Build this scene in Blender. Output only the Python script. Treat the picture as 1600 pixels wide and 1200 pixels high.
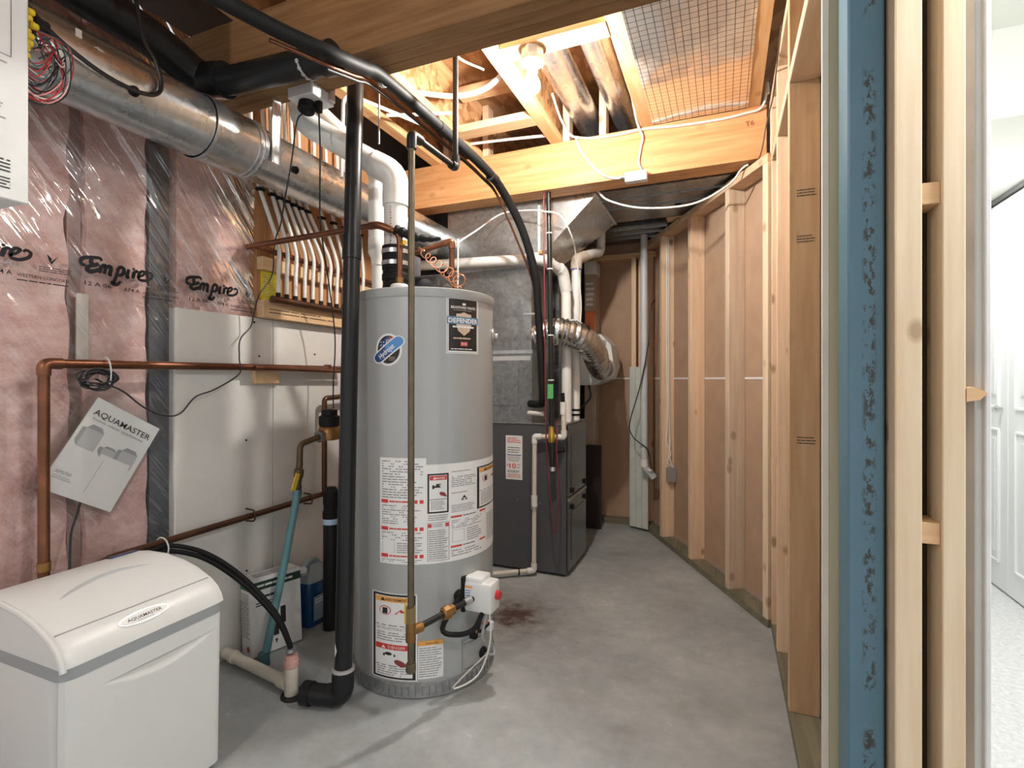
import bpy, bmesh, math, random
from mathutils import Vector, Matrix, noise
random.seed(7)
R = math.radians
scn = bpy.context.scene
col = scn.collection
for o in list(bpy.data.objects): bpy.data.objects.remove(o)

# ------------------------------------------------------------------ camera, world, exposure
YAW = math.atan(330 / 800)
cd = bpy.data.cameras.new('camera'); cam = bpy.data.objects.new('camera', cd); col.objects.link(cam)
cam.location = (0, 0, 1.13); cam.rotation_euler = (R(90), 0, YAW)
cd.sensor_width = 36; cd.lens = 18.0; cd.shift_y = -0.005; cd.clip_start = 0.02
scn.camera = cam
w = bpy.data.worlds.new('world'); scn.world = w; w.use_nodes = True
w.node_tree.nodes['Background'].inputs[0].default_value = (.97, 0.98, 1.0, 1)
w.node_tree.nodes['Background'].inputs[1].default_value = 0.58
scn.view_settings.view_transform = 'Standard'; scn.view_settings.look = 'None'
scn.view_settings.gamma = 1; scn.view_settings.use_curve_mapping = False
scn.view_settings.exposure = 0.6
BULB_1, BULB_2, HALL_1, HALL_2 = 1050, 680, 95, 45      # emission strengths of the lamps' own glass

# ------------------------------------------------------------------ materials
MATS = {}
class NT:
    def __init__(s, name):
        s.m = bpy.data.materials.new(name); s.m.use_nodes = True
        s.t = s.m.node_tree; s.b = s.t.nodes['Principled BSDF']; s.out = s.t.nodes['Material Output']
    def n(s, kind, **kw):
        nd = s.t.nodes.new(kind)
        for k, v in kw.items():
            if k.startswith('i_'):
                key = k[2:].replace('_', ' ')
                nd.inputs[int(key) if key.isdigit() else key].default_value = v
            else: setattr(nd, k, v)
        return nd
    def l(s, a, b): s.t.links.new(a, b)
    def ramp(s, fac, stops):
        r = s.n('ShaderNodeValToRGB'); e = r.color_ramp.elements
        while len(e) < len(stops): e.new(0.5)
        for q, (p, c) in zip(e, stops): q.position = p; q.color = (*c, 1)
        s.l(fac, r.inputs[0]); return r.outputs[0]
    def coords(s, scale=(1, 1, 1), rot=(0, 0, 0), rand=True):
        tc = s.n('ShaderNodeTexCoord'); mp = s.n('ShaderNodeMapping')
        mp.inputs['Scale'].default_value = scale; mp.inputs['Rotation'].default_value = rot
        if rand:
            oi = s.n('ShaderNodeObjectInfo'); m = s.n('ShaderNodeMath', operation='MULTIPLY', i_1=37.0); s.l(oi.outputs['Random'], m.inputs[0])
            s.l(m.outputs[0], mp.inputs['Location'])
        s.l(tc.outputs['Object'], mp.inputs['Vector']); return mp.outputs[0]
    def noise(s, vec, scale, detail=4, rough=.55):
        n = s.n('ShaderNodeTexNoise', i_Scale=scale, i_Detail=detail, i_Roughness=rough); s.l(vec, n.inputs['Vector']); return n.outputs['Fac']
    def bump(s, h, strength, dist=.01):
        b = s.n('ShaderNodeBump', i_Strength=strength, i_Distance=dist); s.l(h, b.inputs['Height']); s.l(b.outputs[0], s.b.inputs['Normal'])
    def mix(s, f, a, b, mode='MIX'):
        m = s.n('ShaderNodeMix', data_type='RGBA', blend_type=mode)
        for sock, v in ((m.inputs[0], f), (m.inputs[6], a), (m.inputs[7], b)):
            if hasattr(v, 'links'): s.l(v, sock)
            elif isinstance(v, (int, float)): sock.default_value = v
            else: sock.default_value = (*v, 1)
        return m.outputs[2]

def flat(name, c, rough=.5, metal=0., spec=.5, var=.06, emit=0):
    if name in MATS: return MATS[name]
    t = NT(name); t.b.inputs['Roughness'].default_value = rough; t.b.inputs['Metallic'].default_value = metal
    t.b.inputs['Specular IOR Level'].default_value = spec
    v = t.coords(); f = t.noise(v, 9)
    c0 = tuple(x * (1 - var) for x in c); c1 = tuple(min(1, x * (1 + var)) for x in c)
    t.l(t.ramp(f, [(.3, c0), (.7, c1)]), t.b.inputs['Base Color'])
    if emit: t.b.inputs['Emission Color'].default_value = (*c, 1); t.b.inputs['Emission Strength'].default_value = emit
    MATS[name] = t.m; return t.m

def wood(name, light, dark, axis, knots=.5, rough=.65):
    if name in MATS: return MATS[name]
    t = NT(name); t.b.inputs['Roughness'].default_value = rough; t.b.inputs['Specular IOR Level'].default_value = .25
    sc = [16, 16, 16]; sc[axis] = 1.1
    v = t.coords(tuple(sc)); g = t.noise(v, 2.2, 6, .6)
    base = t.ramp(g, [(.3, dark), (.5, tuple((a + b) / 2 for a, b in zip(light, dark))), (.68, light)])
    ks = [10, 10, 10]; ks[axis] = 6.5
    kv = t.coords(tuple(ks)); vo = t.n('ShaderNodeTexVoronoi', i_Scale=1.0); t.l(kv, vo.inputs['Vector'])
    kf = t.ramp(vo.outputs['Distance'], [(.10, (1, 1, 1)), (.20, (0, 0, 0))])
    kk = t.n('ShaderNodeMath', operation='MULTIPLY', i_1=knots); t.l(kf, kk.inputs[0])
    t.l(t.mix(kk.outputs[0], base, (dark[0] * .42, dark[1] * .30, dark[2] * .22)), t.b.inputs['Base Color'])
    t.bump(g, .15, .003)
    MATS[name] = t.m; return t.m

def osb(name, light, dark, sc=(22, 22, 60)):
    if name in MATS: return MATS[name]
    t = NT(name); t.b.inputs['Roughness'].default_value = .7; t.b.inputs['Specular IOR Level'].default_value = .2
    v = t.coords(sc); vo = t.n('ShaderNodeTexVoronoi', i_Scale=1.0); t.l(v, vo.inputs['Vector'])
    sep = t.n('ShaderNodeSeparateColor'); t.l(vo.outputs['Color'], sep.inputs[0])
    c = t.ramp(sep.outputs[0], [(0, dark), (.5, tuple((a + b) / 2 for a, b in zip(light, dark))), (1, light)])
    t.l(c, t.b.inputs['Base Color']); t.bump(vo.outputs['Distance'], .3, .003)
    MATS[name] = t.m; return t.m

def galv(name, c=(.62, .64, .65), rough=.32, metal=.95):
    if name in MATS: return MATS[name]
    t = NT(name); t.b.inputs['Metallic'].default_value = metal
    v = t.coords((1, 1, 1)); f = t.noise(v, 5, 5, .6); vo = t.n('ShaderNodeTexVoronoi', i_Scale=55.0); t.l(v, vo.inputs['Vector'])
    sep = t.n('ShaderNodeSeparateColor'); t.l(vo.outputs['Color'], sep.inputs[0])
    t.l(t.mix(.25, t.ramp(f, [(.3, tuple(x * .8 for x in c)), (.7, c)]), sep.outputs[0], 'SOFT_LIGHT'), t.b.inputs['Base Color'])
    r = t.n('ShaderNodeMapRange', i_3=rough - .08, i_4=rough + .14); t.l(f, r.inputs[0]); t.l(r.outputs[0], t.b.inputs['Roughness'])
    t.bump(f, .12, .02)
    MATS[name] = t.m; return t.m

def concrete():
    t = NT('concrete_floor'); t.b.inputs['Roughness'].default_value = .55; t.b.inputs['Specular IOR Level'].default_value = .35
    v = t.coords((1, 1, 1), rand=False)
    a = t.noise(v, 2.2, 8, .62); b = t.noise(v, 14, 6, .7); c = t.noise(v, 5, 3, .5)
    base = t.ramp(a, [(.3, (.30, .325, .335)), (.5, (.385, .41, .418)), (.72, (.49, .515, .52))])
    sp = t.ramp(b, [(.35, (.86, .86, .85)), (.62, (1, 1, 1)), (.72, (1.25, 1.25, 1.23))])
    base = t.mix(1.0, base, sp, 'MULTIPLY')
    # rust-brown spill on the slab between the heater valve and the furnace
    sx = t.n('ShaderNodeVectorMath', operation='DISTANCE'); t.l(v, sx.inputs[0]); sx.inputs[1].default_value = (-.93, 2.27, 0)
    nn = t.n('ShaderNodeMath', operation='MULTIPLY_ADD', i_1=.34, i_2=-.17); t.l(b, nn.inputs[0])
    ad = t.n('ShaderNodeMath', operation='ADD'); t.l(sx.outputs['Value'], ad.inputs[0]); t.l(nn.outputs[0], ad.inputs[1])
    st = t.ramp(ad.outputs[0], [(.0, (1, 1, 1)), (.06, (.9, .9, .9)), (.12, (.45, .45, .45)), (.25, (.16, .16, .16)), (.5, (0, 0, 0))])
    base = t.mix(st, base, (.075, .032, .026))
    dm = t.ramp(c, [(.55, (0, 0, 0)), (.75, (.35, .35, .35))])
    base = t.mix(dm, base, (.22, .21, .17))
    t.l(base, t.b.inputs['Base Color']); t.bump(b, .12, .004)
    return t.m

def pink():
    t = NT('pink_fibreglass'); t.b.inputs['Roughness'].default_value = .95; t.b.inputs['Specular IOR Level'].default_value = .05
    v = t.coords((1, 1, 1)); a = t.noise(v, 7, 9, .68); b = t.noise(v, 30, 6, .7); v2 = t.coords((1, 2, 4), (R(25), 0, 0)); c = t.noise(v2, 6, 6, .65)
    base = t.ramp(a, [(.3, (.50, .26, .225)), (.5, (.72, .46, .415)), (.7, (.86, .67, .62))])
    base = t.mix(.35, base, t.ramp(c, [(.35, (.52, .29, .25)), (.65, (.90, .74, .69))]))
    t.l(base, t.b.inputs['Base Color'])
    ad = t.n('ShaderNodeMath', operation='ADD'); t.l(a, ad.inputs[0]); t.l(b, ad.inputs[1]); t.bump(ad.outputs[0], .6, .02)
    return t.m

def poly_film():
    t = NT('clear_poly_film'); t.t.nodes.remove(t.b)
    tr = t.n('ShaderNodeBsdfTransparent'); tr.inputs[0].default_value = (.95, .95, .96, 1)
    gl = t.n('ShaderNodeBsdfGlossy', i_Roughness=.13); gl.inputs[0].default_value = (1, 1, 1, 1)
    fr = t.n('ShaderNodeFresnel', i_IOR=1.5)
    v0 = t.coords((1, 1, 1), (R(52), 0, 0), rand=False); mp = t.n('ShaderNodeMapping'); mp.inputs['Scale'].default_value = (1, 1.1, 9); t.l(v0, mp.inputs['Vector']); a = t.noise(mp.outputs[0], 1.6, 3, .5); v2 = t.coords((1, 1, 1), rand=False); b = t.noise(v2, 3, 2, .5)
    ad = t.n('ShaderNodeMath', operation='MULTIPLY_ADD', i_1=.6); t.l(b, ad.inputs[0]); t.l(a, ad.inputs[2])
    bp = t.n('ShaderNodeBump', i_Strength=1.0, i_Distance=.06); t.l(ad.outputs[0], bp.inputs['Height'])
    t.l(bp.outputs[0], gl.inputs['Normal'])
    k = t.n('ShaderNodeMath', operation='MULTIPLY_ADD', i_1=.9, i_2=.03); t.l(fr.outputs[0], k.inputs[0])
    mx = t.n('ShaderNodeMixShader'); t.l(k.outputs[0], mx.inputs[0]); t.l(tr.outputs[0], mx.inputs[1]); t.l(gl.outputs[0], mx.inputs[2])
    t.l(mx.outputs[0], t.out.inputs[0]); return t.m

def clear_plastic(name, tint, fac):
    if name in MATS: return MATS[name]
    t = NT(name); t.t.nodes.remove(t.b)
    tr = t.n('ShaderNodeBsdfTransparent'); tr.inputs[0].default_value = (*tint, 1)
    gl = t.n('ShaderNodeBsdfGlossy', i_Roughness=.2)
    mx = t.n('ShaderNodeMixShader'); mx.inputs[0].default_value = fac; t.l(tr.outputs[0], mx.inputs[1]); t.l(gl.outputs[0], mx.inputs[2])
    t.l(mx.outputs[0], t.out.inputs[0]); MATS[name] = t.m; return t.m

def foil_sheet():
    t = NT('printed_foil_panning'); t.b.inputs['Metallic'].default_value = .9; t.b.inputs['Roughness'].default_value = .2
    v = t.coords((1, 1, 1), rand=False); f = t.noise(v, 6, 3, .5)
    br = t.n('ShaderNodeTexBrick', i_Scale=1.0, i_Mortar_Size=.0016, offset=0.0); br.inputs['Brick Width'].default_value = .03; br.inputs['Row Height'].default_value = .03
    br.inputs['Color1'].default_value = (.82, .80, .77, 1); br.inputs['Color2'].default_value = (.78, .76, .74, 1); br.inputs['Mortar'].default_value = (.22, .2, .19, 1)
    t.l(v, br.inputs['Vector']); t.l(br.outputs['Color'], t.b.inputs['Base Color']); t.bump(f, .25, .02); return t.m

def blue_paint():
    t = NT('scuffed_blue_paint'); t.b.inputs['Roughness'].default_value = .42
    v = t.coords((1, 1, .55), rand=False); a = t.noise(v, 75, 6, .72); v2 = t.coords((1, 1, 1), rand=False); b = t.noise(v2, 3.5, 3, .6)
    # rusty rub mark: a vertical run on the front face, broken up by the noise
    sp = t.n('ShaderNodeSeparateXYZ'); t.l(v2, sp.inputs[0])
    m1 = t.n('ShaderNodeMath', operation='SUBTRACT', i_1=.006); t.l(sp.outputs[0], m1.inputs[0])
    ab = t.n('ShaderNodeMath', operation='ABSOLUTE'); t.l(m1.outputs[0], ab.inputs[0])
    band = t.ramp(ab.outputs[0], [(.0, (1, 1, 1)), (.009, (.8, .8, .8)), (.014, (0, 0, 0))])
    k = t.n('ShaderNodeMath', operation='MULTIPLY'); t.l(band, k.inputs[0])
    th = t.ramp(a, [(.51, (0, 0, 0)), (.55, (1, 1, 1))]); t.l(th, k.inputs[1])
    k2 = t.n('ShaderNodeMath', operation='MULTIPLY'); t.l(k.outputs[0], k2.inputs[0]); t.l(t.ramp(b, [(.38, (0, 0, 0)), (.46, (1, 1, 1))]), k2.inputs[1])
    base = t.ramp(b, [(.3, (.085, .185, .255)), (.7, (.105, .215, .29))])
    sc = t.ramp(a, [(.70, (0, 0, 0)), (.73, (1, 1, 1))]); base = t.mix(sc, base, (.03, .035, .04))
    t.l(t.mix(k2.outputs[0], base, (.04, .036, .024)), t.b.inputs['Base Color']); return t.m

WHITE_PVC = flat('white_pvc', (.78, .77, .73), .35)
CREAM_PVC = flat('cream_pvc', (.70, .64, .54), .4)
BLACK_ABS = flat('black_abs', (.011, .0115, .0125), .34, 0, .35)
BLACK_RUB = flat('black_rubber', (.009, .009, .0095), .6, 0, .25)
IRON = flat('black_iron_pipe', (.022, .021, .02), .34, .2, .45)
GAS_OLD = flat('weathered_gas_pipe', (.16, .13, .085), .45, .6, var=.3)
BRASS = flat('aged_brass', (.30, .16, .055), .42, .75, var=.35)
BRIGHT_BRASS = flat('bright_brass', (.75, .48, .10), .3, .85)
COPPER = flat('dull_copper', (.19, .078, .042), .36, .8, var=.35)
DARK_COPPER = flat('dark_copper', (.115, .055, .032), .42, .75, var=.25)
NEW_COPPER = flat('bright_copper', (.85, .42, .26), .28, .9)
STEEL = flat('zinc_steel', (.6, .61, .62), .35, .9)
CABLE_W = flat('white_cable', (.75, .74, .70), .45)
CABLE_B = flat('black_cable', (.012, .012, .013), .45)
RED = flat('red_plastic', (.55, .03, .03), .4)
WHITE_PL = flat('white_plastic', (.74, .75, .74), .38)
SOFT_W = flat('softener_white', (.66, .67, .66), .36, var=.02)
BAND = flat('softener_grey_band', (.30, .32, .33), .45, var=.02)
PAPER = flat('white_paper', (.80, .80, .79), .6, var=.02)
INK = flat('black_ink', (.02, .02, .022), .6)
GREYINK = flat('grey_ink', (.30, .30, .31), .6)
REDINK = flat('red_ink', (.62, .05, .04), .5)
ORANGE = flat('orange_ink', (.85, .42, .10), .5)
DARKRED = flat('dark_red_ink', (.25, .04, .04), .5)
PEX = flat('white_pex', (.72, .71, .68), .4)
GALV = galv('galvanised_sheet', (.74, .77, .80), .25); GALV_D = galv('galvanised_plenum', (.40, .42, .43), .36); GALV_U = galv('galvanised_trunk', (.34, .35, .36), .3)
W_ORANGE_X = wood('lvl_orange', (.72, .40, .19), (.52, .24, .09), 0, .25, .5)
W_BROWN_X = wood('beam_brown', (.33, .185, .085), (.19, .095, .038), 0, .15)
W_STUD = wood('spruce_stud', (.80, .60, .42), (.66, .45, .29), 2, .75)
W_STUD_P = wood('pale_spruce_stud', (.80, .68, .50), (.70, .55, .37), 2, .6)
W_STUD_G = wood('grey_spruce_stud', (.68, .55, .42), (.52, .40, .29), 2, .5)
W_ENG = wood('engineered_stud', (.60, .42, .26), (.47, .30, .16), 2, .15)
W_PT = wood('treated_green_stud', (.56, .52, .36), (.46, .43, .29), 2, .4)
W_PLATE_Y = wood('plate_wood', (.70, .52, .36), (.56, .38, .24), 1, .5)
W_SILL = wood('treated_sill', (.25, .23, .16), (.14, .13, .085), 1, .3)
W_FLANGE = wood('flange_wood', (.80, .52, .28), (.64, .36, .16), 1, .3)
W_X = wood('block_wood', (.80, .56, .34), (.64, .40, .21), 0, .4)
OSB_L = osb('osb_web', (.74, .44, .22), (.36, .17, .065), (5, 30, 30)); OSB_F = osb('osb_deck', (.62, .38, .20), (.34, .18, .08), (28, 12, 30))
PLY = wood('plywood_board', (.50, .27, .13), (.36, .17, .07), 2, .1)
DRY_BACK = flat('drywall_back_paper', (.44, .30, .205), .85, spec=.15, var=.07)
DRY_GREY = flat('drywall_grey_brown', (.30, .25, .20), .85, spec=.1, var=.12)
DRY_W = flat('white_painted_wall', (.82, .83, .79), .7, spec=.2, var=.01)
PANEL_W = flat('white_wall_panel', (.66, .64, .60), .6, spec=.25, var=.03)
DARK_STRIP = flat('gap_grey', (.075, .08, .088), .7, var=.15)
FOUND = flat('foundation_concrete', (.16, .15, .145), .85, var=.15)
TANK = flat('tank_grey_enamel', (.40, .415, .415), .33, .15, .5, var=.015)
FURN = flat('furnace_charcoal', (.10, .102, .11), .45, .25, var=.04)
FURN_F = flat('furnace_door_grey', (.17, .17, .165), .22, .6, var=.05)
FLEXM = galv('foil_flex', (.78, .78, .78), .18, 1.0)

# ------------------------------------------------------------------ mesh helpers
def frame(t, up=None):
    t = t.normalized(); u = up or (Vector((0, 0, 1)) if abs(t.z) < .9 else Vector((1, 0, 0)))
    a = (u - t * u.dot(t)).normalized(); return a, t.cross(a)
def fillet(pts, r, n=5):
    P = [Vector(p) for p in pts]
    if r <= 0 or len(P) < 3: return P
    out = [P[0]]
    for i in range(1, len(P) - 1):
        a, b, c = P[i - 1], P[i], P[i + 1]; u = (a - b); v = (c - b)
        q = min(r, u.length * .49, v.length * .49); p0 = b + u.normalized() * q; p1 = b + v.normalized() * q
        for k in range(n + 1):
            s = k / n; out.append(p0 * (1 - s) ** 2 + b * 2 * s * (1 - s) + p1 * s * s)
    out.append(P[-1]); return out
def spline(pts, n=6):
    P = [Vector(p) for p in pts]; Q = [P[0] * 2 - P[1]] + P + [P[-1] * 2 - P[-2]]; out = []
    for i in range(1, len(Q) - 2):
        for k in range(n):
            s = k / n; a, b, c, d = Q[i - 1], Q[i], Q[i + 1], Q[i + 2]
            out.append(.5 * ((2 * b) + (c - a) * s + (2 * a - 5 * b + 4 * c - d) * s * s + (3 * b - a - 3 * c + d) * s ** 3))
    out.append(P[-1]); return out

class MB:
    def __init__(s): s.bm = bmesh.new(); s.mi = 0
    def face(s, pts):
        f = s.bm.faces.new([s.bm.verts.new(p) for p in pts]); f.material_index = s.mi; return f
    def obox(s, c, h, ax=None, bev=0):
        ax = ax or (Vector((1, 0, 0)), Vector((0, 1, 0)), Vector((0, 0, 1))); c = Vector(c)
        b = bmesh.new(); vs = [b.verts.new(c + ax[0] * h[0] * i + ax[1] * h[1] * j + ax[2] * h[2] * k) for i in (-1, 1) for j in (-1, 1) for k in (-1, 1)]
        for q in ((0, 1, 3, 2), (4, 6, 7, 5), (0, 4, 5, 1), (2, 3, 7, 6), (0, 2, 6, 4), (1, 5, 7, 3)): b.faces.new([vs[i] for i in q])
        bmesh.ops.recalc_face_normals(b, faces=b.faces)
        if bev: bmesh.ops.bevel(b, geom=list(b.edges), offset=bev, segments=2 if bev > .004 else 1, affect='EDGES', profile=.5)
        s._merge(b); return s
    def box(s, x0, x1, y0, y1, z0, z1, bev=0):
        return s.obox(((x0 + x1) / 2, (y0 + y1) / 2, (z0 + z1) / 2), (abs(x1 - x0) / 2, abs(y1 - y0) / 2, abs(z1 - z0) / 2), None, bev)
    def _merge(s, b):
        m = {}
        for v in b.verts: m[v] = s.bm.verts.new(v.co)
        for f in b.faces:
            g = s.bm.faces.new([m[v] for v in f.verts]); g.material_index = s.mi
        b.free()
    def sweep(s, P, rad, seg=10, cap=True):
        rf = rad if callable(rad) else (lambda i, n: rad)
        P = [Vector(p) for p in P]; n = len(P); rings = []; a = None
        for i in range(n):
            t = (P[min(i + 1, n - 1)] - P[max(i - 1, 0)])
            if t.length < 1e-9: t = Vector((0, 0, 1))
            t.normalize()
            if a is None: a, b = frame(t)
            else:
                a = (a - t * a.dot(t)).normalized(); b = t.cross(a)
            r = rf(i, n)
            rings.append([s.bm.verts.new(P[i] + (a * math.cos(2 * math.pi * k / seg) + b * math.sin(2 * math.pi * k / seg)) * r) for k in range(seg)])
        for i in range(n - 1):
            for k in range(seg):
                f = s.bm.faces.new((rings[i][k], rings[i][(k + 1) % seg], rings[i + 1][(k + 1) % seg], rings[i + 1][k])); f.material_index = s.mi
        if cap:
            for rg in (rings[0][::-1], rings[-1]): f = s.bm.faces.new(rg); f.material_index = s.mi
        return s
    def tube(s, pts, r, seg=10, bend=0): return s.sweep(fillet(pts, bend), r, seg)
    def cord(s, pts, r, seg=6, n=5): return s.sweep(spline(pts, n), r, seg)
    def cyl(s, p0, p1, r0, r1=None, seg=16):
        r1 = r0 if r1 is None else r1; return s.sweep([p0, p1], lambda i, n: (r0, r1)[i], seg)
    def lathe(s, prof, c=(0, 0, 0), ax=(0, 0, 1), seg=32):
        c = Vector(c); ax = Vector(ax).normalized(); a, b = frame(ax); rings = []
        for r, z in prof:
            rings.append([s.bm.verts.new(c + ax * z + (a * math.cos(2 * math.pi * k / seg) + b * math.sin(2 * math.pi * k / seg)) * max(r, 1e-5)) for k in range(seg)])
        for i in range(len(prof) - 1):
            for k in range(seg):
                f = s.bm.faces.new((rings[i][k], rings[i][(k + 1) % seg], rings[i + 1][(k + 1) % seg], rings[i + 1][k])); f.material_index = s.mi
        for rg in (rings[0][::-1], rings[-1]): f = s.bm.faces.new(rg); f.material_index = s.mi
        return s
    def ball(s, c, r, seg=12): return s.lathe([(r * math.sin(math.pi * i / 8), -r * math.cos(math.pi * i / 8)) for i in range(9)], c, seg=seg)
    def prism(s, poly, axis, a0, a1):
        def P(u, v, t): return {0: (t, u, v), 1: (u, t, v), 2: (u, v, t)}[axis]
        n = len(poly); A = [s.bm.verts.new(P(u, v, a0)) for u, v in poly]; B = [s.bm.verts.new(P(u, v, a1)) for u, v in poly]
        fs = [s.bm.faces.new(A), s.bm.faces.new(B[::-1])] + [s.bm.faces.new((A[i], B[i], B[(i + 1) % n], A[(i + 1) % n])) for i in range(n)]
        for f in fs: f.material_index = s.mi
        return s
    def grid(s, fn, nu, nv):
        V = [[s.bm.verts.new(fn(i / nu, j / nv)) for j in range(nv + 1)] for i in range(nu + 1)]
        for i in range(nu):
            for j in range(nv):
                f = s.bm.faces.new((V[i][j], V[i + 1][j], V[i + 1][j + 1], V[i][j + 1])); f.material_index = s.mi
        return s
    def build(s, name, mats, parent=None, origin=None, recalc=True, smooth=True):
        if recalc: bmesh.ops.recalc_face_normals(s.bm, faces=s.bm.faces)
        off = Vector((0, 0, 0))
        if parent is not None:
            p = parent
            while p: off += p.location; p = p.parent
        elif origin is not None: off = Vector(origin)
        else:
            xs = [v.co for v in s.bm.verts]; lo = [min(c[i] for c in xs) for i in range(3)]; hi = [max(c[i] for c in xs) for i in range(3)]
            off = Vector(((lo[0] + hi[0]) / 2, (lo[1] + hi[1]) / 2, lo[2]))
        bmesh.ops.translate(s.bm, verts=s.bm.verts, vec=-off)
        me = bpy.data.meshes.new(name); s.bm.to_mesh(me); s.bm.free()
        for m in (mats if isinstance(mats, (list, tuple)) else [mats]): me.materials.append(m)
        if smooth:
            me.polygons.foreach_set('use_smooth', [True] * len(me.polygons)); me.set_sharp_from_angle(angle=R(32))
        o = bpy.data.objects.new(name, me); col.objects.link(o); o.parent = parent
        if parent is None: o.location = off
        return o

def tag(o, label, cat, group=None):
    o['label'] = label; o['category'] = cat
    if group: o['group'] = group
    return o
def thing(name, label, cat, loc, group=None):
    o = bpy.data.objects.new(name, None); col.objects.link(o); o.location = loc; o.empty_display_size = .05
    return tag(o, label, cat, group)
def struct(o, label=None, cat='wall'):
    o['kind'] = 'structure'
    if label: o['label'] = label; o['category'] = cat
    return o
def box(name, mat, parent, *b, bev=0): return MB().box(*b, bev=bev).build(name, mat, parent)

# ------------------------------------------------------------------ printed labels
_tc = {}
def text_polys(s, size, shear=0, bold=0):
    key = (s, shear, bold)
    if key not in _tc:
        cu = bpy.data.curves.new('t', 'FONT'); cu.body = s; cu.size = 1; cu.resolution_u = 2; cu.shear = shear; cu.offset = bold; cu.fill_mode = 'FRONT'
        ob = bpy.data.objects.new('t', cu); col.objects.link(ob)
        me = bpy.data.meshes.new_from_object(ob)
        _tc[key] = ([tuple(v.co[:2]) for v in me.vertices], [tuple(p.vertices) for p in me.polygons])
        bpy.data.objects.remove(ob); bpy.data.curves.remove(cu); bpy.data.meshes.remove(me)
    V, F = _tc[key]; return [(x * size, y * size) for x, y in V], F
class Print:
    """flat print: coloured shapes in (u, v), laid on a surface by map(u, v, lift)"""
    def __init__(s, fn, strips=False): s.strips = strips; s.fn = fn; s.bm = bmesh.new(); s.mats = []
    def mi(s, m):
        if m not in s.mats: s.mats.append(m)
        return s.mats.index(m)
    def put(s, V, F, m, lay):
        k = s.mi(m); vs = [s.bm.verts.new(s.fn(u, v, lay * .00035)) for u, v in V]
        for f in F:
            try: g = s.bm.faces.new([vs[i] for i in f]); g.material_index = k
            except ValueError: pass
    def rect(s, u0, v0, u1, v1, m, lay=1, n=1):
        V = []; F = []
        for i in range(n + 1):
            u = u0 + (u1 - u0) * i / n; V += [(u, v0), (u, v1)]
        for i in range(n): F.append((2 * i, 2 * i + 2, 2 * i + 3, 2 * i + 1))
        s.put(V, F, m, lay)
    def frame(s, u0, v0, u1, v1, w, m, lay=2, n=1):
        s.rect(u0, v0, u1, v0 + w, m, lay, n); s.rect(u0, v1 - w, u1, v1, m, lay, n); s.rect(u0, v0, u0 + w, v1, m, lay); s.rect(u1 - w, v0, u1, v1, m, lay)
    def poly(s, pts, m, lay=2):
        u0 = min(p[0] for p in pts); u1 = max(p[0] for p in pts); n = max(1, int((u1 - u0) / .008)) if s.strips else 1
        for i in range(n):
            q = pts
            if n > 1:
                for c, sg in ((u0 + (u1 - u0) * i / n, 1), (u0 + (u1 - u0) * (i + 1) / n, -1)):
                    r = []
                    for a, b in zip(q, q[1:] + q[:1]):
                        ia, ib = (a[0] - c) * sg >= 0, (b[0] - c) * sg >= 0
                        if ia: r.append(a)
                        if ia != ib: t = (c - a[0]) / (b[0] - a[0]); r.append((c, a[1] + t * (b[1] - a[1])))
                    q = r
                    if not q: break
            if len(q) > 2: s.put(q, [tuple(range(len(q)))], m, lay)
    def stroke(s, pts, w, m, lay=1):
        P = spline([(a, b, 0) for a, b in pts], 5); V = []; n = len(P)
        for i, p in enumerate(P):
            t = (P[min(i + 1, n - 1)] - P[max(i - 1, 0)]).normalized(); h = w / 2 * (.55 + .45 * math.sin(math.pi * (.12 + .76 * i / (n - 1))))
            V += [(p.x - t.y * h, p.y + t.x * h), (p.x + t.y * h, p.y - t.x * h)]
        s.put(V, [(2 * i, 2 * i + 1, 2 * i + 3, 2 * i + 2) for i in range(n - 1)], m, lay)
    def disc(s, u, v, ru, rv, m, lay=2, n=20, rot=0):
        c, q = math.cos(rot), math.sin(rot)
        s.poly([(u + ru * math.cos(a) * c - rv * math.sin(a) * q, v + ru * math.cos(a) * q + rv * math.sin(a) * c) for a in [2 * math.pi * i / n for i in range(n)]], m, lay)
    def text(s, t, u, v, size, m, lay=3, width=None, shear=0, rot=0, bold=0, align='L'):
        V, F = text_polys(t, size, shear, bold)
        x0 = min(p[0] for p in V); x1 = max(p[0] for p in V); k = (width / (x1 - x0)) if width else 1
        sh = {'L': 0, 'C': .5, 'R': 1}[align] * (x1 - x0) * k
        c, q = math.cos(rot), math.sin(rot)
        V = [((x - x0) * k - sh, y) for x, y in V]
        s.put([(u + x * c - y * q, v + x * q + y * c) for x, y in V], F, m, lay)
    def lines(s, u0, v0, u1, v1, rows, m=None, lay=2, fill=.45, n=1, rag=.25):
        m = m or GREYINK; h = (v1 - v0) / rows
        for i in range(rows):
            y = v1 - (i + .5) * h; e = u1 - (u1 - u0) * (random.random() * rag)
            u = u0
            while u < e - .001:
                q = min(e, u + (u1 - u0) * random.uniform(.08, .3)); s.rect(u, y - h * fill / 2, q, y + h * fill / 2, m, lay); u = q + (u1 - u0) * .02
    def build(s, name, parent):
        b = MB(); b.bm.free(); b.bm = s.bm
        return b.build(name, s.mats, parent, recalc=False, smooth=False)
def plane(o, U, V, N):
    o, U, V, N = Vector(o), Vector(U), Vector(V), Vector(N); return lambda u, v, l: o + U * u + V * v + N * (l + .0006)

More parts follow.
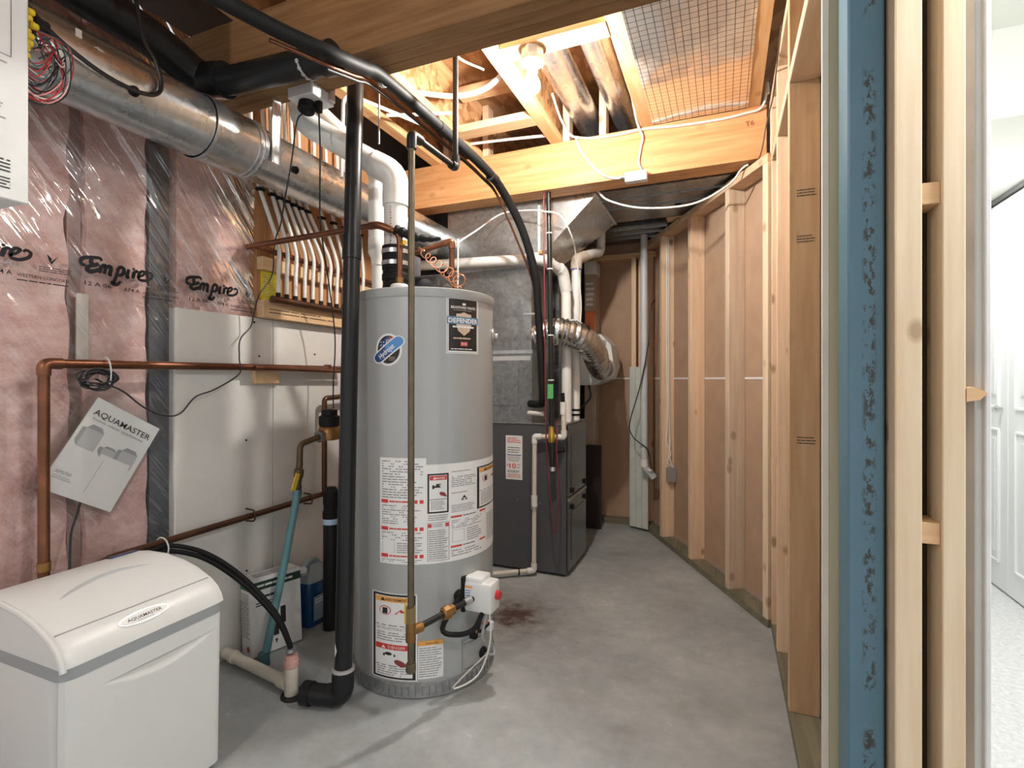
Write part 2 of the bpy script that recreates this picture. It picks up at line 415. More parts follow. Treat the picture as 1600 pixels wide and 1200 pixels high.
# ================================================================== SETTING
LW = -1.86      # plane of the film on the left wall
CEIL = 2.72
fl = MB().box(-2.1, .49, -2.6, 4.3, -.12, 0).build('floor', concrete(), origin=(0, 0, 0)); struct(fl, 'grey bare concrete slab with scuffs and a rust-brown spill', 'floor')
carpet = NT('pale_carpet'); carpet.b.inputs['Roughness'].default_value = .95
_f = carpet.noise(carpet.coords(), 60, 4, .7); carpet.l(carpet.ramp(_f, [(.3, (.56, .57, .58)), (.7, (.78, .79, .80))]), carpet.b.inputs['Base Color']); carpet.bump(_f, .5, .01)
struct(MB().box(.49, 2.6, -.6, 6.2, -.12, .012).build('floor_hall', carpet.m), 'pale grey carpet of the hallway', 'floor')
# ceiling: OSB deck with joists as parts
ceil = struct(MB().box(-2.1, .5, -2.6, 4.3, CEIL, CEIL + .03).build('ceiling', OSB_F), 'open ceiling of strand-board deck on wooden I-joists', 'ceiling')
for jx in (-1.6, -1.33, -.845, -.36, .13):
    j = box('joist', OSB_L, ceil, jx - .006, jx + .006, -2.6, 4.1, 2.455, CEIL - .036)
    box('bottom_flange', W_FLANGE, j, jx - .032, jx + .032, -2.6, 4.1, 2.42, 2.457, bev=.002)
    box('top_flange', W_FLANGE, j, jx - .032, jx + .032, -2.6, 4.1, CEIL - .038, CEIL - .001)
for (x0, x1, y0, z0, z1) in ((-1.30, -.877, 2.37, 2.42, 2.458), (-1.30, -.877, 2.37, 2.62, 2.658), (-.81, -.392, 1.835, 2.417, 2.455)):
    box('blocking', W_X, ceil, x0, x1, y0, y0 + .089, z0, z1, bev=.002)
for (x0, y0) in ((-1.296, 2.69), (-.81, 2.69), (-.612, 2.70), (-.87, 2.80), (-1.56, 2.69)):
    box('cripple', W_STUD, ceil, x0, x0 + .038, y0, y0 + .07, 2.42, CEIL - .001, bev=.002)
# left wall: foundation with batts, dark grey strip, white panels
wl = struct(MB().box(-2.1, -1.98, -2.6, 4.3, 0, CEIL).build('wall_left', FOUND), 'insulated foundation wall with pink batts and white panels')
PK = pink()
def batt(y0, y1, z0=.0, z1=2.42, seed=0, amp=1.0):
    def fn(u, v):
        y = y0 + (y1 - y0) * u; z = z0 + (z1 - z0) * v
        e = min(u, 1 - u) * (y1 - y0); bulge = .085 * (1 - math.exp(-e / .006))
        d = noise.noise(Vector((y * 4.5, z * 4, seed))) * .022 + noise.noise(Vector((y * 14, z * 12, seed + 5))) * .009
        return (-1.98 + .012 + bulge * .95 + d * amp * min(1, e / .04), y + noise.noise(Vector((z * 9, seed, 1))) * .012, z)
    b = MB().grid(fn, 14, 70); b.build('insulation_batt', PK, wl)
batt(-2.5, -.95, seed=9); batt(-.9, -.1, seed=8); batt(-.05, .52, seed=1); batt(.52, .978, seed=2); batt(.982, 1.20, seed=3); batt(1.262, 1.66, seed=4)
box('stud', flat('grey_stud', (.36, .25, .23), .7), wl, -1.98, -1.91, .955, .993, 0, 2.42)
box('gap_strip', DARK_STRIP, wl, -1.98, -1.885, 1.19, 1.262, 0, 2.42)  # dark grey strip filling the gap between two batts
box('tape_strip', flat('off_white_tape', (.62, .58, .52), .5), wl, -1.884, -1.878, .965, .998, 1.17, 1.4)
for (y0, y1) in ((1.26, 1.6985), (1.7015, 2.92), (2.923, 4.0)):
    box('wall_panel', PANEL_W, wl, -1.97, -1.85, y0, y1, .002, 1.392, bev=.001)
box('plywood_backer', PLY, wl, -1.97, -1.85, 1.612, 2.85, 1.395, 2.42)
for (y, z) in ((1.625, 1.228), (1.56, .873), (1.562, .325), (1.60, 1.372), (1.95, 1.25)):
    MB().cyl((-1.852, y, z), (-1.848, y, z), .0045, seg=8).build('screw', BLACK_RUB, wl)
# back wall
wb = struct(MB().box(-1.9, .473, 4.09, 4.105, 0, 2.42).build('wall_back', DRY_BACK), 'far stud wall showing brown drywall backing')
box('bottom_plate', wood('back_sill', (.25, .21, .15), (.15, .125, .085), 0, .2), wb, -1.85, -.6, 4.0, 4.089, .0, .038, bev=.002)
box('top_plate', W_X, wb, -1.85, -.3, 4.0, 4.089, 2.06, 2.1)
for x in (-1.46, -.985, -.655, -.60): box('stud', W_STUD, wb, x, x + .036, 4.001, 4.089, .038, 2.06, bev=.002)
box('drywall_seam', PAPER, wb, -1.0, -.6, 4.0875, 4.0895, 1.128, 1.139)
# diagonal wall
P1 = Vector((-.605, 4.06, 0)); P2 = Vector((.185, 2.585, 0)); U = (P2 - P1).normalized(); NRM = Vector((-U.y, U.x, 0)); Z = Vector((0, 0, 1)); LEN = (P2 - P1).length
def dbox(name, mat, parent, t0, t1, n0, n1, z0, z1, bev=0):
    c = P1 + U * ((t0 + t1) / 2) + NRM * ((n0 + n1) / 2) + Z * ((z0 + z1) / 2)
    return MB().obox(c, ((t1 - t0) / 2, (n1 - n0) / 2, (z1 - z0) / 2), (U, NRM, Z), bev).build(name, mat, parent)
wd = struct(dbox('wall_diagonal', DRY_BACK, None, -.1, LEN + .06, .09, .105, 0, 2.16), 'angled stud wall with brown drywall backing')
dbox('bottom_plate', W_SILL, wd, -.04, LEN, 0, .089, 0, .038, .002)
W_DIAG = wood('diagonal_plate', (.72, .52, .35), (.58, .39, .24), 0, .4)
dbox('top_plate', W_DIAG, wd, -.04, LEN, 0, .089, 2.115, 2.155, .002)
for t, m in ((.03, W_STUD), (.415, W_STUD), (.86, W_STUD), (1.30, W_STUD_G), (LEN - .038, W_STUD_P)):
    dbox('stud', m, wd, t, t + .038, 0, .089, .038, 2.115, .002)
dbox('drywall_seam', PAPER, wd, 0, LEN, .0875, .0895, 1.128, 1.139)
dbox('mortar_line', flat('old_plaster', (.42, .30, .25), .9), wd, .1, LEN, .085, .0895, .038, .062)
# right wall beside the opening: studs parallel to the room
wr = struct(MB().box(.291, .303, 1.46, 2.72, 0, 2.42).build('wall_right', DRY_GREY), 'right-hand stud wall running up to the blue post')
box('bottom_plate', W_SILL, wr, .2, .29, 1.5, 2.585, 0, .038, bev=.002)
box('mid_plate', W_PLATE_Y, wr, .2, .29, 1.46, 2.62, 2.10, 2.138, bev=.002)
box('top_plate', W_PLATE_Y, wr, .2, .29, 1.46, 2.72, 2.382, 2.42, bev=.002)
for y, m in ((2.60, W_STUD_P), (2.545, W_STUD), (2.30, W_STUD), (1.9, W_ENG)):
    box('stud', m, wr, .2, .289, y, y + .038, .038, 2.10, bev=.002)
    box('cripple', m, wr, .2, .289, y, y + .038, 2.138, 2.382, bev=.002)
box('stud', W_PT, wr, .2405, .29, 1.462, 1.5, .0, 2.42, bev=.002)
box('edge_strip', flat('whitewood_strip', (.78, .72, .62), .6), wr, .2265, .2400, 1.462, 1.476, 0, 2.42)
for (yy, z) in ((1.9, 1.735), (1.9, 1.585), (1.9, .93)):
    p = Print(plane((.21, yy - .0005, z), (1, 0, 0), (0, 0, 1), (0, -1, 0))); p.lines(.012, -.014, .07, .014, 3, INK, 1, .3); p.build('grade_stamp', wr)
# end of the hallway partition
wh = struct(MB().box(.472, .49, 1.335, 6.2, 0, 2.42).build('wall_hall', DRY_W), 'white hallway side of the partition with open stud end')
box('stud', W_STUD_P, wh, .334, .380, 1.30, 1.388, 0, 2.42, bev=.002)
box('stud', W_STUD_P, wh, .4135, .4515, 1.30, 1.388, 0, 2.42, bev=.002)
box('drywall_back', DRY_GREY, wh, .302, .4535, 1.47, 1.483, 0, 2.42)
box('drywall_edge', DRY_GREY, wh, .4535, .472, 1.32, 1.46, 0, 2.42)
for z in (1.515, .81): box('spacer_block', W_X, wh, .3805, .4130, 1.31, 1.38, z - .022, z + .022, bev=.001)
MB().prism([(.4525, 1.084), (.474, 1.088), (.486, 1.101), (.477, 1.108), (.463, 1.114), (.4525, 1.112)], 1, 1.30, 1.334).build('splinter_block', W_X, wh)
struct(MB().box(.4885, .4985, 1.318, 1.36, 0, 2.42, bev=.002).build('trim_1', flat('corner_bead', (.70, .72, .74), .35)), 'white metal corner bead on the wall end', 'trim')
# hallway beyond
whr = struct(MB().box(1.39, 1.45, 1.2, 6.2, 0, 2.42).build('wall_hall_right', DRY_W), 'white hallway wall with the closet door')
struct(MB().box(.49, 1.39, 6.1, 6.2, 0, 2.42).build('wall_hall_end', DRY_W), 'white end wall of the hallway')
struct(MB().box(.49, 2.6, -.6, 6.2, 2.42, 2.46).build('ceiling_hall', DRY_W), 'white hallway ceiling', 'ceiling')
struct(MB().box(.49, 1.39, 2.43, 6.1, 2.09, 2.42).build('trim_2', DRY_W), 'white dropped bulkhead across the hallway', 'bulkhead')
DOOR = flat('door_white', (.80, .82, .83), .4, var=.01)
dr = struct(MB().box(1.352, 1.386, 2.95, 3.40, .02, 2.06, bev=.003).build('door_1', DOOR), 'white moulded bifold closet door', 'door')
def bifold(parent, y0, y1):
    for z0, z1, arch in ((.16, .86, 0), (.98, 1.93, 1)):
        yc = (y0 + y1) / 2; a, b = y0 + .085, y1 - .085
        top = [(b, z1 - (.09 if arch else 0))] + ([(b - .05, z1 - .06), (yc + .04, z1), (yc - .04, z1), (a + .05, z1 - .06)] if arch else []) + [(a, z1 - (.09 if arch else 0))]
        poly = [(a, z0), (b, z0)] + top
        m = MB(); n = len(poly)
        for k in range(n):
            p, q = poly[k], poly[(k + 1) % n]; m.sweep([(1.351, *p), (1.351, *q)], .009, 6)
        m.build('panel_moulding', DOOR, parent)
        MB().prism([(yc + (u - yc) * .72, (z0 + z1) / 2 + (v - (z0 + z1) / 2) * .86) for u, v in poly], 0, 1.346, 1.353).build('raised_panel', DOOR, parent)
leaf = box('door_leaf', DOOR, dr, 1.352, 1.386, 3.404, 3.86, .02, 2.06, bev=.003)
leaf2 = box('door_leaf', DOOR, dr, 1.352, 1.386, 3.864, 4.32, .02, 2.06, bev=.003)
bifold(dr, 2.95, 3.40); bifold(leaf, 3.404, 3.86); bifold(leaf2, 3.864, 4.32)
MB().lathe([(.004, 0), (.004, .012), (.012, .018), (.013, .026), (.004, .032)], (1.352, 3.46, .98), (-1, 0, 0), 12).build('knob', STEEL, leaf)
box('hinge', flat('dark_hinge', (.10, .10, .10), .4, .6), leaf2, 1.346, 1.353, 3.845, 3.868, .66, .80)
struct(MB().box(1.34, 1.39, 2.9, 4.4, 2.066, 2.088).build('trim_3', flat('door_track', (.12, .12, .12), .5)), 'dark bifold door track', 'trim')

# ================================================================== TIMBER AND POST
def lam_beam(name, label, y0, y1, x0, x1, z0, z1, mat, plies):
    t = thing(name, label, 'beam', ((x0 + x1) / 2, (y0 + y1) / 2, z0))
    w_ = (y1 - y0) / plies
    for i in range(plies): box('ply', mat, t, x0, x1, y0 + i * w_ + .0006, y0 + (i + 1) * w_ - .0006, z0, z1, bev=.0015)
    return t
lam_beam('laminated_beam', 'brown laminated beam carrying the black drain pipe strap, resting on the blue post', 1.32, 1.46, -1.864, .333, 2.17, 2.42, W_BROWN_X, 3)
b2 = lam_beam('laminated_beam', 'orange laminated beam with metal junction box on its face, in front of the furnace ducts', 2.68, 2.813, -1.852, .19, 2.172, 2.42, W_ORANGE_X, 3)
p = Print(plane((.1, 2.68, 2.33), (1, 0, 0), (0, 0, 1), (0, -1, 0))); p.text('T6', 0, 0, .035, DARKRED, 1, rot=.1); p.build('pencil_mark', b2)
post = tag(MB().box(.2575, .3265, 1.345, 1.445, 0, 2.17, bev=.004).build('steel_post', blue_paint()), 'scuffed blue painted square steel post beside pale studs', 'post')

# ================================================================== DUCTS
du = thing('round_duct', 'long round galvanised duct slung along the insulated wall', 'duct', (-1.645, 1.5, 1.885))
def ductseg(y0, y1, r0, r1, z0, z1, name='duct_section'):
    return MB().sweep([(-1.645, y0, z0), (-1.645, y1, z1)], lambda i, n: (r0, r1)[i], 40).build(name, GALV, du)
ductseg(-1.6, 1.20, .105, .103, 1.985, 1.985); ductseg(1.19, 1.40, .107, .105, 1.985, 1.985); ductseg(1.39, 2.25, .1, .1, 1.985, 1.985); ductseg(2.24, 2.94, .102, .098, 1.985, 1.985)
for y, r in ((1.195, .109), (1.385, .108), (1.365, .108), (2.245, .104)): MB().sweep([(-1.645, y - .005, 1.985), (-1.645, y + .005, 1.985)], r, 40).build('crimp_ring', GALV, du)
for y, zz in ((.935, 1.945), (1.53, 1.945), (.1, 1.945)):
    d_ = Vector((.93, 0, -.36)).normalized(); c = Vector((-1.645, y, 1.985)) + d_ * .1
    q = MB().lathe([(.014, 0), (.015, .007), (.009, .009), (.008, .003)], c, d_, 16).build('test_hole_grommet', BLACK_RUB, du)
h = MB(); h.sweep([(-1.535, 1.425, 2.17), (-1.535, 1.425, 2.0)], .003, 4); h.box(-1.537, -1.533, 1.405, 1.445, 1.93, 2.17)
h.build('hanger_strap', STEEL, du)
m = MB()
for k in range(5): m.obox((-1.548 + random.uniform(-.003, .003), .80 + .016 * k, 2.02 - .008 * k), (.0015, .007, .018), (Vector((1, 0, 0)), Vector((0, math.cos(k), math.sin(k))), Vector((0, -math.sin(k), math.cos(k)))))
m.build('foil_tape', flat('crumpled_tape', (.75, .75, .73), .3, .3), du)
# plenum stack over the furnace
pl = thing('coil_plenum', 'tall galvanised plenum box standing on the furnace', 'duct', (-1.3, 3.02, .87))
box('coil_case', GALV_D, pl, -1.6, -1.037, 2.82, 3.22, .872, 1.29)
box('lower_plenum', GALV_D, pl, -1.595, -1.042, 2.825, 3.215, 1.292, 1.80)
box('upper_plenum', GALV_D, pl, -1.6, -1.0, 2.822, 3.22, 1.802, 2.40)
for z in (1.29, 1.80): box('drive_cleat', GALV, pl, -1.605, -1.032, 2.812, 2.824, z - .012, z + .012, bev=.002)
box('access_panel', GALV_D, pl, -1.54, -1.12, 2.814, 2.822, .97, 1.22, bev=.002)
box('tape_strip', flat('silver_tape', (.72, .73, .74), .3, .7), pl, -1.30, -1.045, 2.8195, 2.8235, 1.24, 1.265)
tk = MB()
A = [(-1.0, 2.84, 1.84), (-1.0, 3.2, 1.84), (-1.0, 3.2, 2.30), (-1.0, 2.84, 2.30)]; B = [(-.66, 2.84, 2.168), (-.66, 3.42, 2.168), (-.66, 3.42, 2.34), (-.66, 2.84, 2.34)]
for i in range(4): tk.face([A[i], A[(i + 1) % 4], B[(i + 1) % 4], B[i]])
tk.build('takeoff_transition', GALV, pl)
MB().sweep([(-.664, 2.83, 2.166), (-.664, 3.43, 2.166)], .008, 6).build('slip_cleat', GALV, pl)
td = thing('trunk_duct', 'flat dark galvanised trunk duct running off behind the orange beam', 'duct', (-.1, 3.1, 2.17))
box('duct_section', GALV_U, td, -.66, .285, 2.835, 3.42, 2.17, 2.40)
for y in (2.98, 3.14): box('seam', GALV_U, td, -.66, .285, y, y + .006, 2.164, 2.171)
MB().cyl((-.25, 3.2, 2.165), (-.25, 3.2, 2.171), .018).build('plug', BLACK_RUB, td)
rd = thing('return_duct', 'second flat trunk duct near the far brown wall', 'duct', (-.4, 3.75, 2.17))
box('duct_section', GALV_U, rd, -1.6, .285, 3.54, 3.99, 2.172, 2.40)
for y in (3.6, 3.72, 3.84): box('seam', GALV_U, rd, -1.2, -.35, y, y + .01, 2.164, 2.173)
dl = thing('return_drop', 'galvanised return air drop standing behind the furnace', 'duct', (-1.29, 3.62, .0)); box('duct_section', GALV_D, dl, -1.56, -1.02, 3.30, 3.95, .0, 2.17); box('drive_cleat', GALV, dl, -1.565, -1.015, 3.295, 3.955, 1.20, 1.225)
MB().cyl((-.5, 3.9, 2.166), (-.5, 3.9, 2.173), .016).build('plug', BLACK_RUB, rd)
for x, r, lab in ((-.70, .068, 'round branch duct in the joist bay beside the light bulb'), (-.505, .060, 'round branch duct in the joist bay beside the foil panning')):
    t = thing('branch_duct', lab, 'duct', (x, 1.5, 2.5))
    MB().sweep([(x, -2.4, 2.575), (x, 1.25, 2.575)], r, 28).build('duct_section', GALV, t)
    MB().sweep([(x, 1.23, 2.575), (x, 4.0, 2.575)], r + .002, 28).build('duct_section', GALV, t)
    MB().sweep([(x, 1.225, 2.575), (x, 1.24, 2.575)], r + .006, 28).build('crimp_ring', GALV, t)
    MB().box(x - r - .004, x + r + .004, 2.0, 2.025, 2.498, 2.502).build('hanger_strap', STEEL, t)
tag(MB().grid(lambda u, v: (-.33 + .44 * u, 1.5 + 1.17 * v, 2.4175 + .004 * noise.noise(Vector((u * 5, v * 9, 0)))), 20, 40).build('foil_panning', foil_sheet()), 'shiny gridded foil panning nailed under the joists beside the wall', 'foil sheet')

# ================================================================== WATER HEATER
TC = Vector((-1.12, 1.79, 0)); TR = .2746; TH = 1.457
wh_ = thing('water_heater', 'tall grey cylindrical gas water heater with warning labels', 'water heater', TC)
def onT(ang, z, lift=0): return (TC.x + (TR + lift) * math.cos(ang), TC.y + (TR + lift) * math.sin(ang), z)
MB().lathe([(TR, .055), (TR, TH - .02)], TC, seg=96).build('jacket', TANK, wh_)
MB().lathe([(TR + .004, .004), (TR + .004, .055), (TR - .004, .06)], TC, seg=96).build('base_ring', galv('base_ring_metal', (.45, .46, .47), .4, .8), wh_)
rb = MB()
for k in range(72):
    a = 2 * math.pi * k / 72; c = Vector(onT(a, .03, .005)); t_ = Vector((-math.sin(a), math.cos(a), 0)); rb.obox(c, (.0022, .002, .016), (t_, Vector((math.cos(a), math.sin(a), 0)), Z))
rb.build('base_rib', flat('base_rib_grey', (.25, .26, .26), .5, .5), wh_)['kind'] = 'stuff'
MB().lathe([(TR + .003, TH - .035), (TR + .005, TH - .03), (TR + .005, TH - .004), (TR - .004, TH), (.0, TH + .012)], TC, seg=96).build('top_cap', TANK, wh_)
tcyl = lambda a0: (lambda u, v, l: Vector(onT(a0 + u / TR, v, l + .0008)))
AC = math.atan2(-1.79, 1.12)        # bearing of the camera seen from the heater axis
def A_(px_deg): return AC + R(px_deg)
# big instruction sheet
def interp(x, T):
    for (a, b), (c, d) in zip(T, T[1:]):
        if x <= c or (c, d) == T[-1]: return b + (x - a) * (d - b) / (c - a)
_t0 = tcyl(AC)
p = Print(lambda u, v, l: _t0(interp(u, [(0, -.170), (.15, .0035), (.23, .086), (.315, .2105), (.395, .385)]), .474 + (v - .515) * .964, l))
p.rect(0, .515, .150, .905, PAPER, 0, 12); p.rect(.150, .515, .395, .88, PAPER, 0, 30)
p.lines(.008, .755, .142, .897, 15, GREYINK, 1)
for z in (.745, .645, .545): p.rect(.006, z - .007, .03, z + .006, REDINK, 1); p.rect(.115, z - .007, .142, z + .006, REDINK, 1); p.lines(.034, z - .006, .112, z + .005, 1, REDINK, 1, .5)
p.lines(.008, .66, .142, .733, 9, GREYINK, 1); p.lines(.008, .60, .142, .634, 4, GREYINK, 1); p.lines(.06, .555, .142, .596, 5, GREYINK, 1); p.frame(.01, .558, .052, .594, .0012, GREYINK, 1); p.lines(.008, .52, .14, .534, 2, GREYINK, 1)
def warn(p, u0, v0, u1, v1, bar, txt, pic, fr=True):
    k = (u1 - u0) / .098
    if fr: p.rect(u0, v0, u1, v1, INK, 1, 6); p.rect(u0 + .006, v0 + .006, u1 - .006, v1 - .006, PAPER, 2, 6)
    w_ = u1 - u0; hh = v1 - v0; a, b = u0 + .007, u1 - .007
    p.rect(a, v1 - .024, b, v1 - .008, bar, 3, 5); p.text(txt, (a + b) / 2 + .006, v1 - .0205, .011, PAPER if bar is REDINK else INK, 4, width=w_ * .5, align='C', bold=.01)
    q = a + .012; p.poly([(q, v1 - .021), (q + .011, v1 - .021), (q + .0055, v1 - .011)], PAPER if bar is REDINK else INK, 4)
    y = v1 - .03
    if pic == 'tap':
        p.rect(a + k * .012, y - .026, a + k * .022, y - .012, INK, 3); p.rect(a + k * .022, y - .022, a + k * .05, y - .016, INK, 3); p.disc(a + k * .036, y - .016, .009 * k, .006, INK, 3); p.rect(a + k * .03, y - .012, a + k * .052, y - .008, INK, 3)
        p.disc(a + k * .06, y - .046, .016 * k, .007, DARKRED, 3, rot=-.4); p.poly([(a + k * .05, y - .05), (a + k * .078, y - .058), (a + k * .08, y - .052), (a + k * .055, y - .04)], DARKRED, 3)
    else:
        p.disc(a + k * .024, y - .02, .014 * k, .014, REDINK, 3); p.disc(a + k * .024, y - .02, .012 * k, .012, PAPER, 4); p.rect(a + k * .018, y - .03, a + k * .03, y - .012, INK, 5)
        p.poly([(a + k * .045, y - .03), (a + k * .08, y - .03), (a + k * .078, y - .012), (a + k * .068, y - .022), (a + k * .06, y - .014)], REDINK, 3)
    p.rect(a, y - .066, b, y - .064, INK, 3, 4)
    return a, b, y - .07
a, b, y = warn(p, .154, .70, .228, .846, REDINK, 'DANGER', 'tap'); p.lines(a + .004, .712, b - .004, y, 8, GREYINK, 3)
p.lines(.156, .672, .226, .695, 3, GREYINK, 1)
p.frame(.154, .525, .230, .666, .0012, INK, 1, 5); p.rect(.156, .648, .168, .662, REDINK, 2); p.rect(.216, .648, .228, .662, REDINK, 2); p.lines(.17, .648, .214, .662, 2, GREYINK, 2); p.lines(.158, .53, .226, .64, 14, GREYINK, 2)
p.lines(.236, .845, .305, .852, 1, GREYINK, 1); p.lines(.236, .79, .312, .832, 6, GREYINK, 1); p.lines(.236, .765, .29, .772, 1, GREYINK, 1)
p.poly([(.262, .738), (.282, .738), (.272, .757)], INK, 1); p.disc(.272, .743, .004, .003, PAPER, 2); p.lines(.236, .695, .308, .725, 5, GREYINK, 1)
for z in (.676, .565): p.rect(.234, z, .265, z + .007, REDINK, 1, 3); p.lines(.268, z, .32, z + .007, 1, INK, 1); p.rect(.322, z, .34, z + .007, REDINK, 1, 2)
p.lines(.236, .635, .33, .668, 5, GREYINK, 1); p.frame(.238, .585, .272, .63, .001, GREYINK, 1, 3); p.lines(.28, .58, .33, .63, 6, GREYINK, 1); p.lines(.236, .53, .33, .558, 3, GREYINK, 1)
a, b, y = warn(p, .315, .69, .393, .853, ORANGE, 'WARNING', 'flame'); p.lines(a + .004, .702, b - .004, y, 9, GREYINK, 3); p.lines(.345, .55, .39, .66, 12, GREYINK, 1)
p.build('instruction_sheet', wh_)
# lower warning labels
p = Print(lambda u, v, l: _t0(-.2008 + u * 1.80, .066 + (v - .088) * 1.17, l)); p.rect(-.003, .085, .096, .347, PAPER, 0, 6)
a, b, y = warn(p, 0, .088, .093, .344, ORANGE, 'AVERTISSEMENT', 'flame'); p.lines(a + .003, .235, b - .003, y, 5, GREYINK, 3); p.lines(a + .003, .20, b - .003, .23, 4, GREYINK, 3)
p.rect(a, .176, b, .192, REDINK, 3, 5); p.text('DANGER', (a + b) / 2 + .008, .180, .011, PAPER, 4, width=.036, align='C'); p.poly([(a + .014, .179), (a + .024, .179), (a + .019, .188)], PAPER, 4)
p.rect(a + .018, .155, a + .045, .163, INK, 3); p.disc(a + .03, .163, .008, .005, INK, 3); p.disc(a + .055, .137, .014, .008, DARKRED, 3, rot=-.6); p.rect(a, .126, b, .128, INK, 3, 4); p.lines(a + .003, .096, b - .003, .124, 4, GREYINK, 3)
p.build('warning_label', wh_)
p = Print(lambda u, v, l: _t0(-.0277 + u * 1.08, .066 + (v - .083) * 1.10, l)); p.rect(0, .083, .088, .21, PAPER, 0, 6); p.frame(.001, .084, .087, .209, .0012, INK, 1, 5); p.rect(.002, .192, .086, .208, ORANGE, 1, 5); p.text('WARNING', .047, .1955, .010, INK, 2, width=.04, align='C'); p.lines(.006, .09, .082, .188, 13, GREYINK, 1)
p.build('warning_label', wh_)
# black brand plate near the rim
p = Print(lambda u, v, l: _t0(.0745 + u * 1.216, v, l), True); W_ = .118; BLK = flat('plate_black', (.02, .017, .016), .3); TAN = flat('shield_tan', (.62, .47, .35), .35)
p.rect(0, 1.222, W_, 1.43, PAPER, 0, 6); p.frame(.003, 1.225, W_ - .003, 1.427, .0015, GREYINK, 1, 5); p.rect(.008, 1.232, W_ - .008, 1.420, BLK, 1, 6)
p.text('BRADFORD WHITE', W_ / 2, 1.385, .013, PAPER, 2, width=.088, align='C', bold=.015); p.rect(W_ / 2 - .006, 1.398, W_ / 2 + .006, 1.406, PAPER, 2); p.lines(.022, 1.377, .096, 1.382, 1, GREYINK, 2)
p.poly([(.032, 1.366), (.045, 1.367), (W_ / 2, 1.373), (.073, 1.367), (.086, 1.366), (.087, 1.33), (.08, 1.305), (W_ / 2, 1.287), (.038, 1.305), (.031, 1.33)], TAN, 2)
p.rect(.002, 1.329, W_ - .002, 1.356, flat('plate_blue', (.13, .24, .36), .3), 3, 6); p.text('DEFENDER', W_ / 2, 1.334, .023, PAPER, 4, width=.106, align='C', bold=.02); p.lines(.02, 1.314, .098, 1.324, 1, PAPER, 4, .6, rag=0)
p.lines(.022, 1.274, .096, 1.281, 1, TAN, 2, .8); p.rect(.047, 1.25, .071, 1.265, flat('plate_red', (.7, .15, .12), .4), 2); p.lines(.05, 1.255, .068, 1.26, 1, PAPER, 3, .5, rag=0); p.lines(.014, 1.236, .104, 1.241, 1, PAPER, 2, .6)
p.build('brand_plate', wh_)
# round sticker
p = Print(lambda u, v, l: _t0(-.135 + (u - .052) * 1.22, v + .006, l), True); cu, cv = .052, 1.228; NAVY = flat('navy_ink', (.02, .07, .22), .35); BLUE = flat('blue_ink', (.08, .28, .62), .35)
sa = R(42)
p.disc(cu, cv, .044, .058, PAPER, 0, 28)
dx, dy = math.cos(sa), math.sin(sa)
def cap(L, wd_, m, lay, du_=0, dv_=0):
    pts = []
    for s_ in (1, -1):
        for k in range(7):
            a = sa + s_ * 0 + (-math.pi / 2 + math.pi * k / 6) + (0 if s_ > 0 else math.pi); pts.append((cu + du_ + dx * L * s_ + wd_ * math.cos(a), cv + dv_ + dy * L * s_ + wd_ * math.sin(a)))
    p.poly(pts, m, lay)
p.disc(cu, cv, .037, .050, INK, 1, 28); p.poly([(cu - .034, cv + .012), (cu - .004, cv + .046), (cu + .02, cv + .04), (cu - .02, cv + .008)], NAVY, 2); p.poly([(cu - .004, cv + .046), (cu + .022, cv + .044), (cu + .03, cv + .034), (cu + .004, cv + .022)], REDINK, 2)
for i in range(6): p.disc(cu - .024 + .009 * (i % 3), cv + .016 + .011 * (i // 3), .0022, .0022, PAPER, 3, 6)
cap(.043, .021, PAPER, 3); cap(.043, .0165, NAVY, 4); cap(.018, .0165, BLUE, 5, dx * .026, dy * .026)
p.text('Hydrojet', cu - dx * .042 + .006, cv - dy * .042 - .006, .024, PAPER, 6, width=.066, shear=.3, rot=sa, bold=.02)
p.text('Plus', cu - .003, cv + .027, .013, PAPER, 6, rot=R(25)); p.lines(cu + .004, cv - .04, cu + .026, cv - .024, 3, TAN, 6, .3)
p.build('round_sticker', wh_)
# gas control valve on the jacket
gv = MB(); gv.box(-.878, -.762, 1.655, 1.735, .285, .395, bev=.012).box(-.875, -.80, 1.66, 1.74, .37, .41, bev=.01); gv = gv.build('gas_control_valve', WHITE_PL, wh_)
box('back_bracket', BLACK_RUB, gv, -.90, -.868, 1.652, 1.742, .28, .41, bev=.004)
MB().lathe([(.016, 0), (.016, .012), (.012, .016), (.0, .017)], (-.762, 1.70, .345), (1, 0, 0), 18).build('red_knob', RED, gv)
p = Print(plane((-.868, 1.655, .30), (1, 0, 0), (0, 0, 1), (0, -1, 0))); p.rect(0, .01, .03, .072, PAPER, 1); p.rect(0, .072, .03, .08, ORANGE, 1); p.lines(.003, .014, .027, .068, 6, BLUE, 2); p.build('valve_label', gv)
MB().cord([(-.80, 1.665, .29), (-.82, 1.63, .24), (-.87, 1.60, .225), (-.915, 1.575, .25), onT(A_(26), .345, .008)], .009, 8).build('thermowell_hose', BLACK_RUB, wh_)
MB().lathe([(.022, 0), (.022, .005), (.012, .008), (.01, .012)], onT(A_(26), .345), (math.cos(A_(26)), math.sin(A_(26)), 0), 18).build('grommet', BLACK_RUB, wh_)
pn = Print(tcyl(A_(28.8))); pn.rect(0, .062, .155, .175, TANK, 6, 8); pn.rect(.004, .160, .115, .162, INK, 7, 6); pn.rect(.01, .066, .10, .069, INK, 7, 6); pn.rect(.006, .066, .0075, .162, GREYINK, 7); pn.rect(.105, .064, .1065, .175, GREYINK, 7); pn.build('burner_access_panel', wh_)
MB().lathe([(.02, 0), (.02, .012), (.0, .014)], onT(A_(50), .095), (math.cos(A_(50)), math.sin(A_(50)), 0), 14).build('sight_port', BLACK_RUB, wh_)
ig = MB(); ig.obox(Vector(onT(A_(38), .185, .012)), (.014, .01, .012), None, .003); ig.build('thermal_switch', BLACK_RUB, wh_)
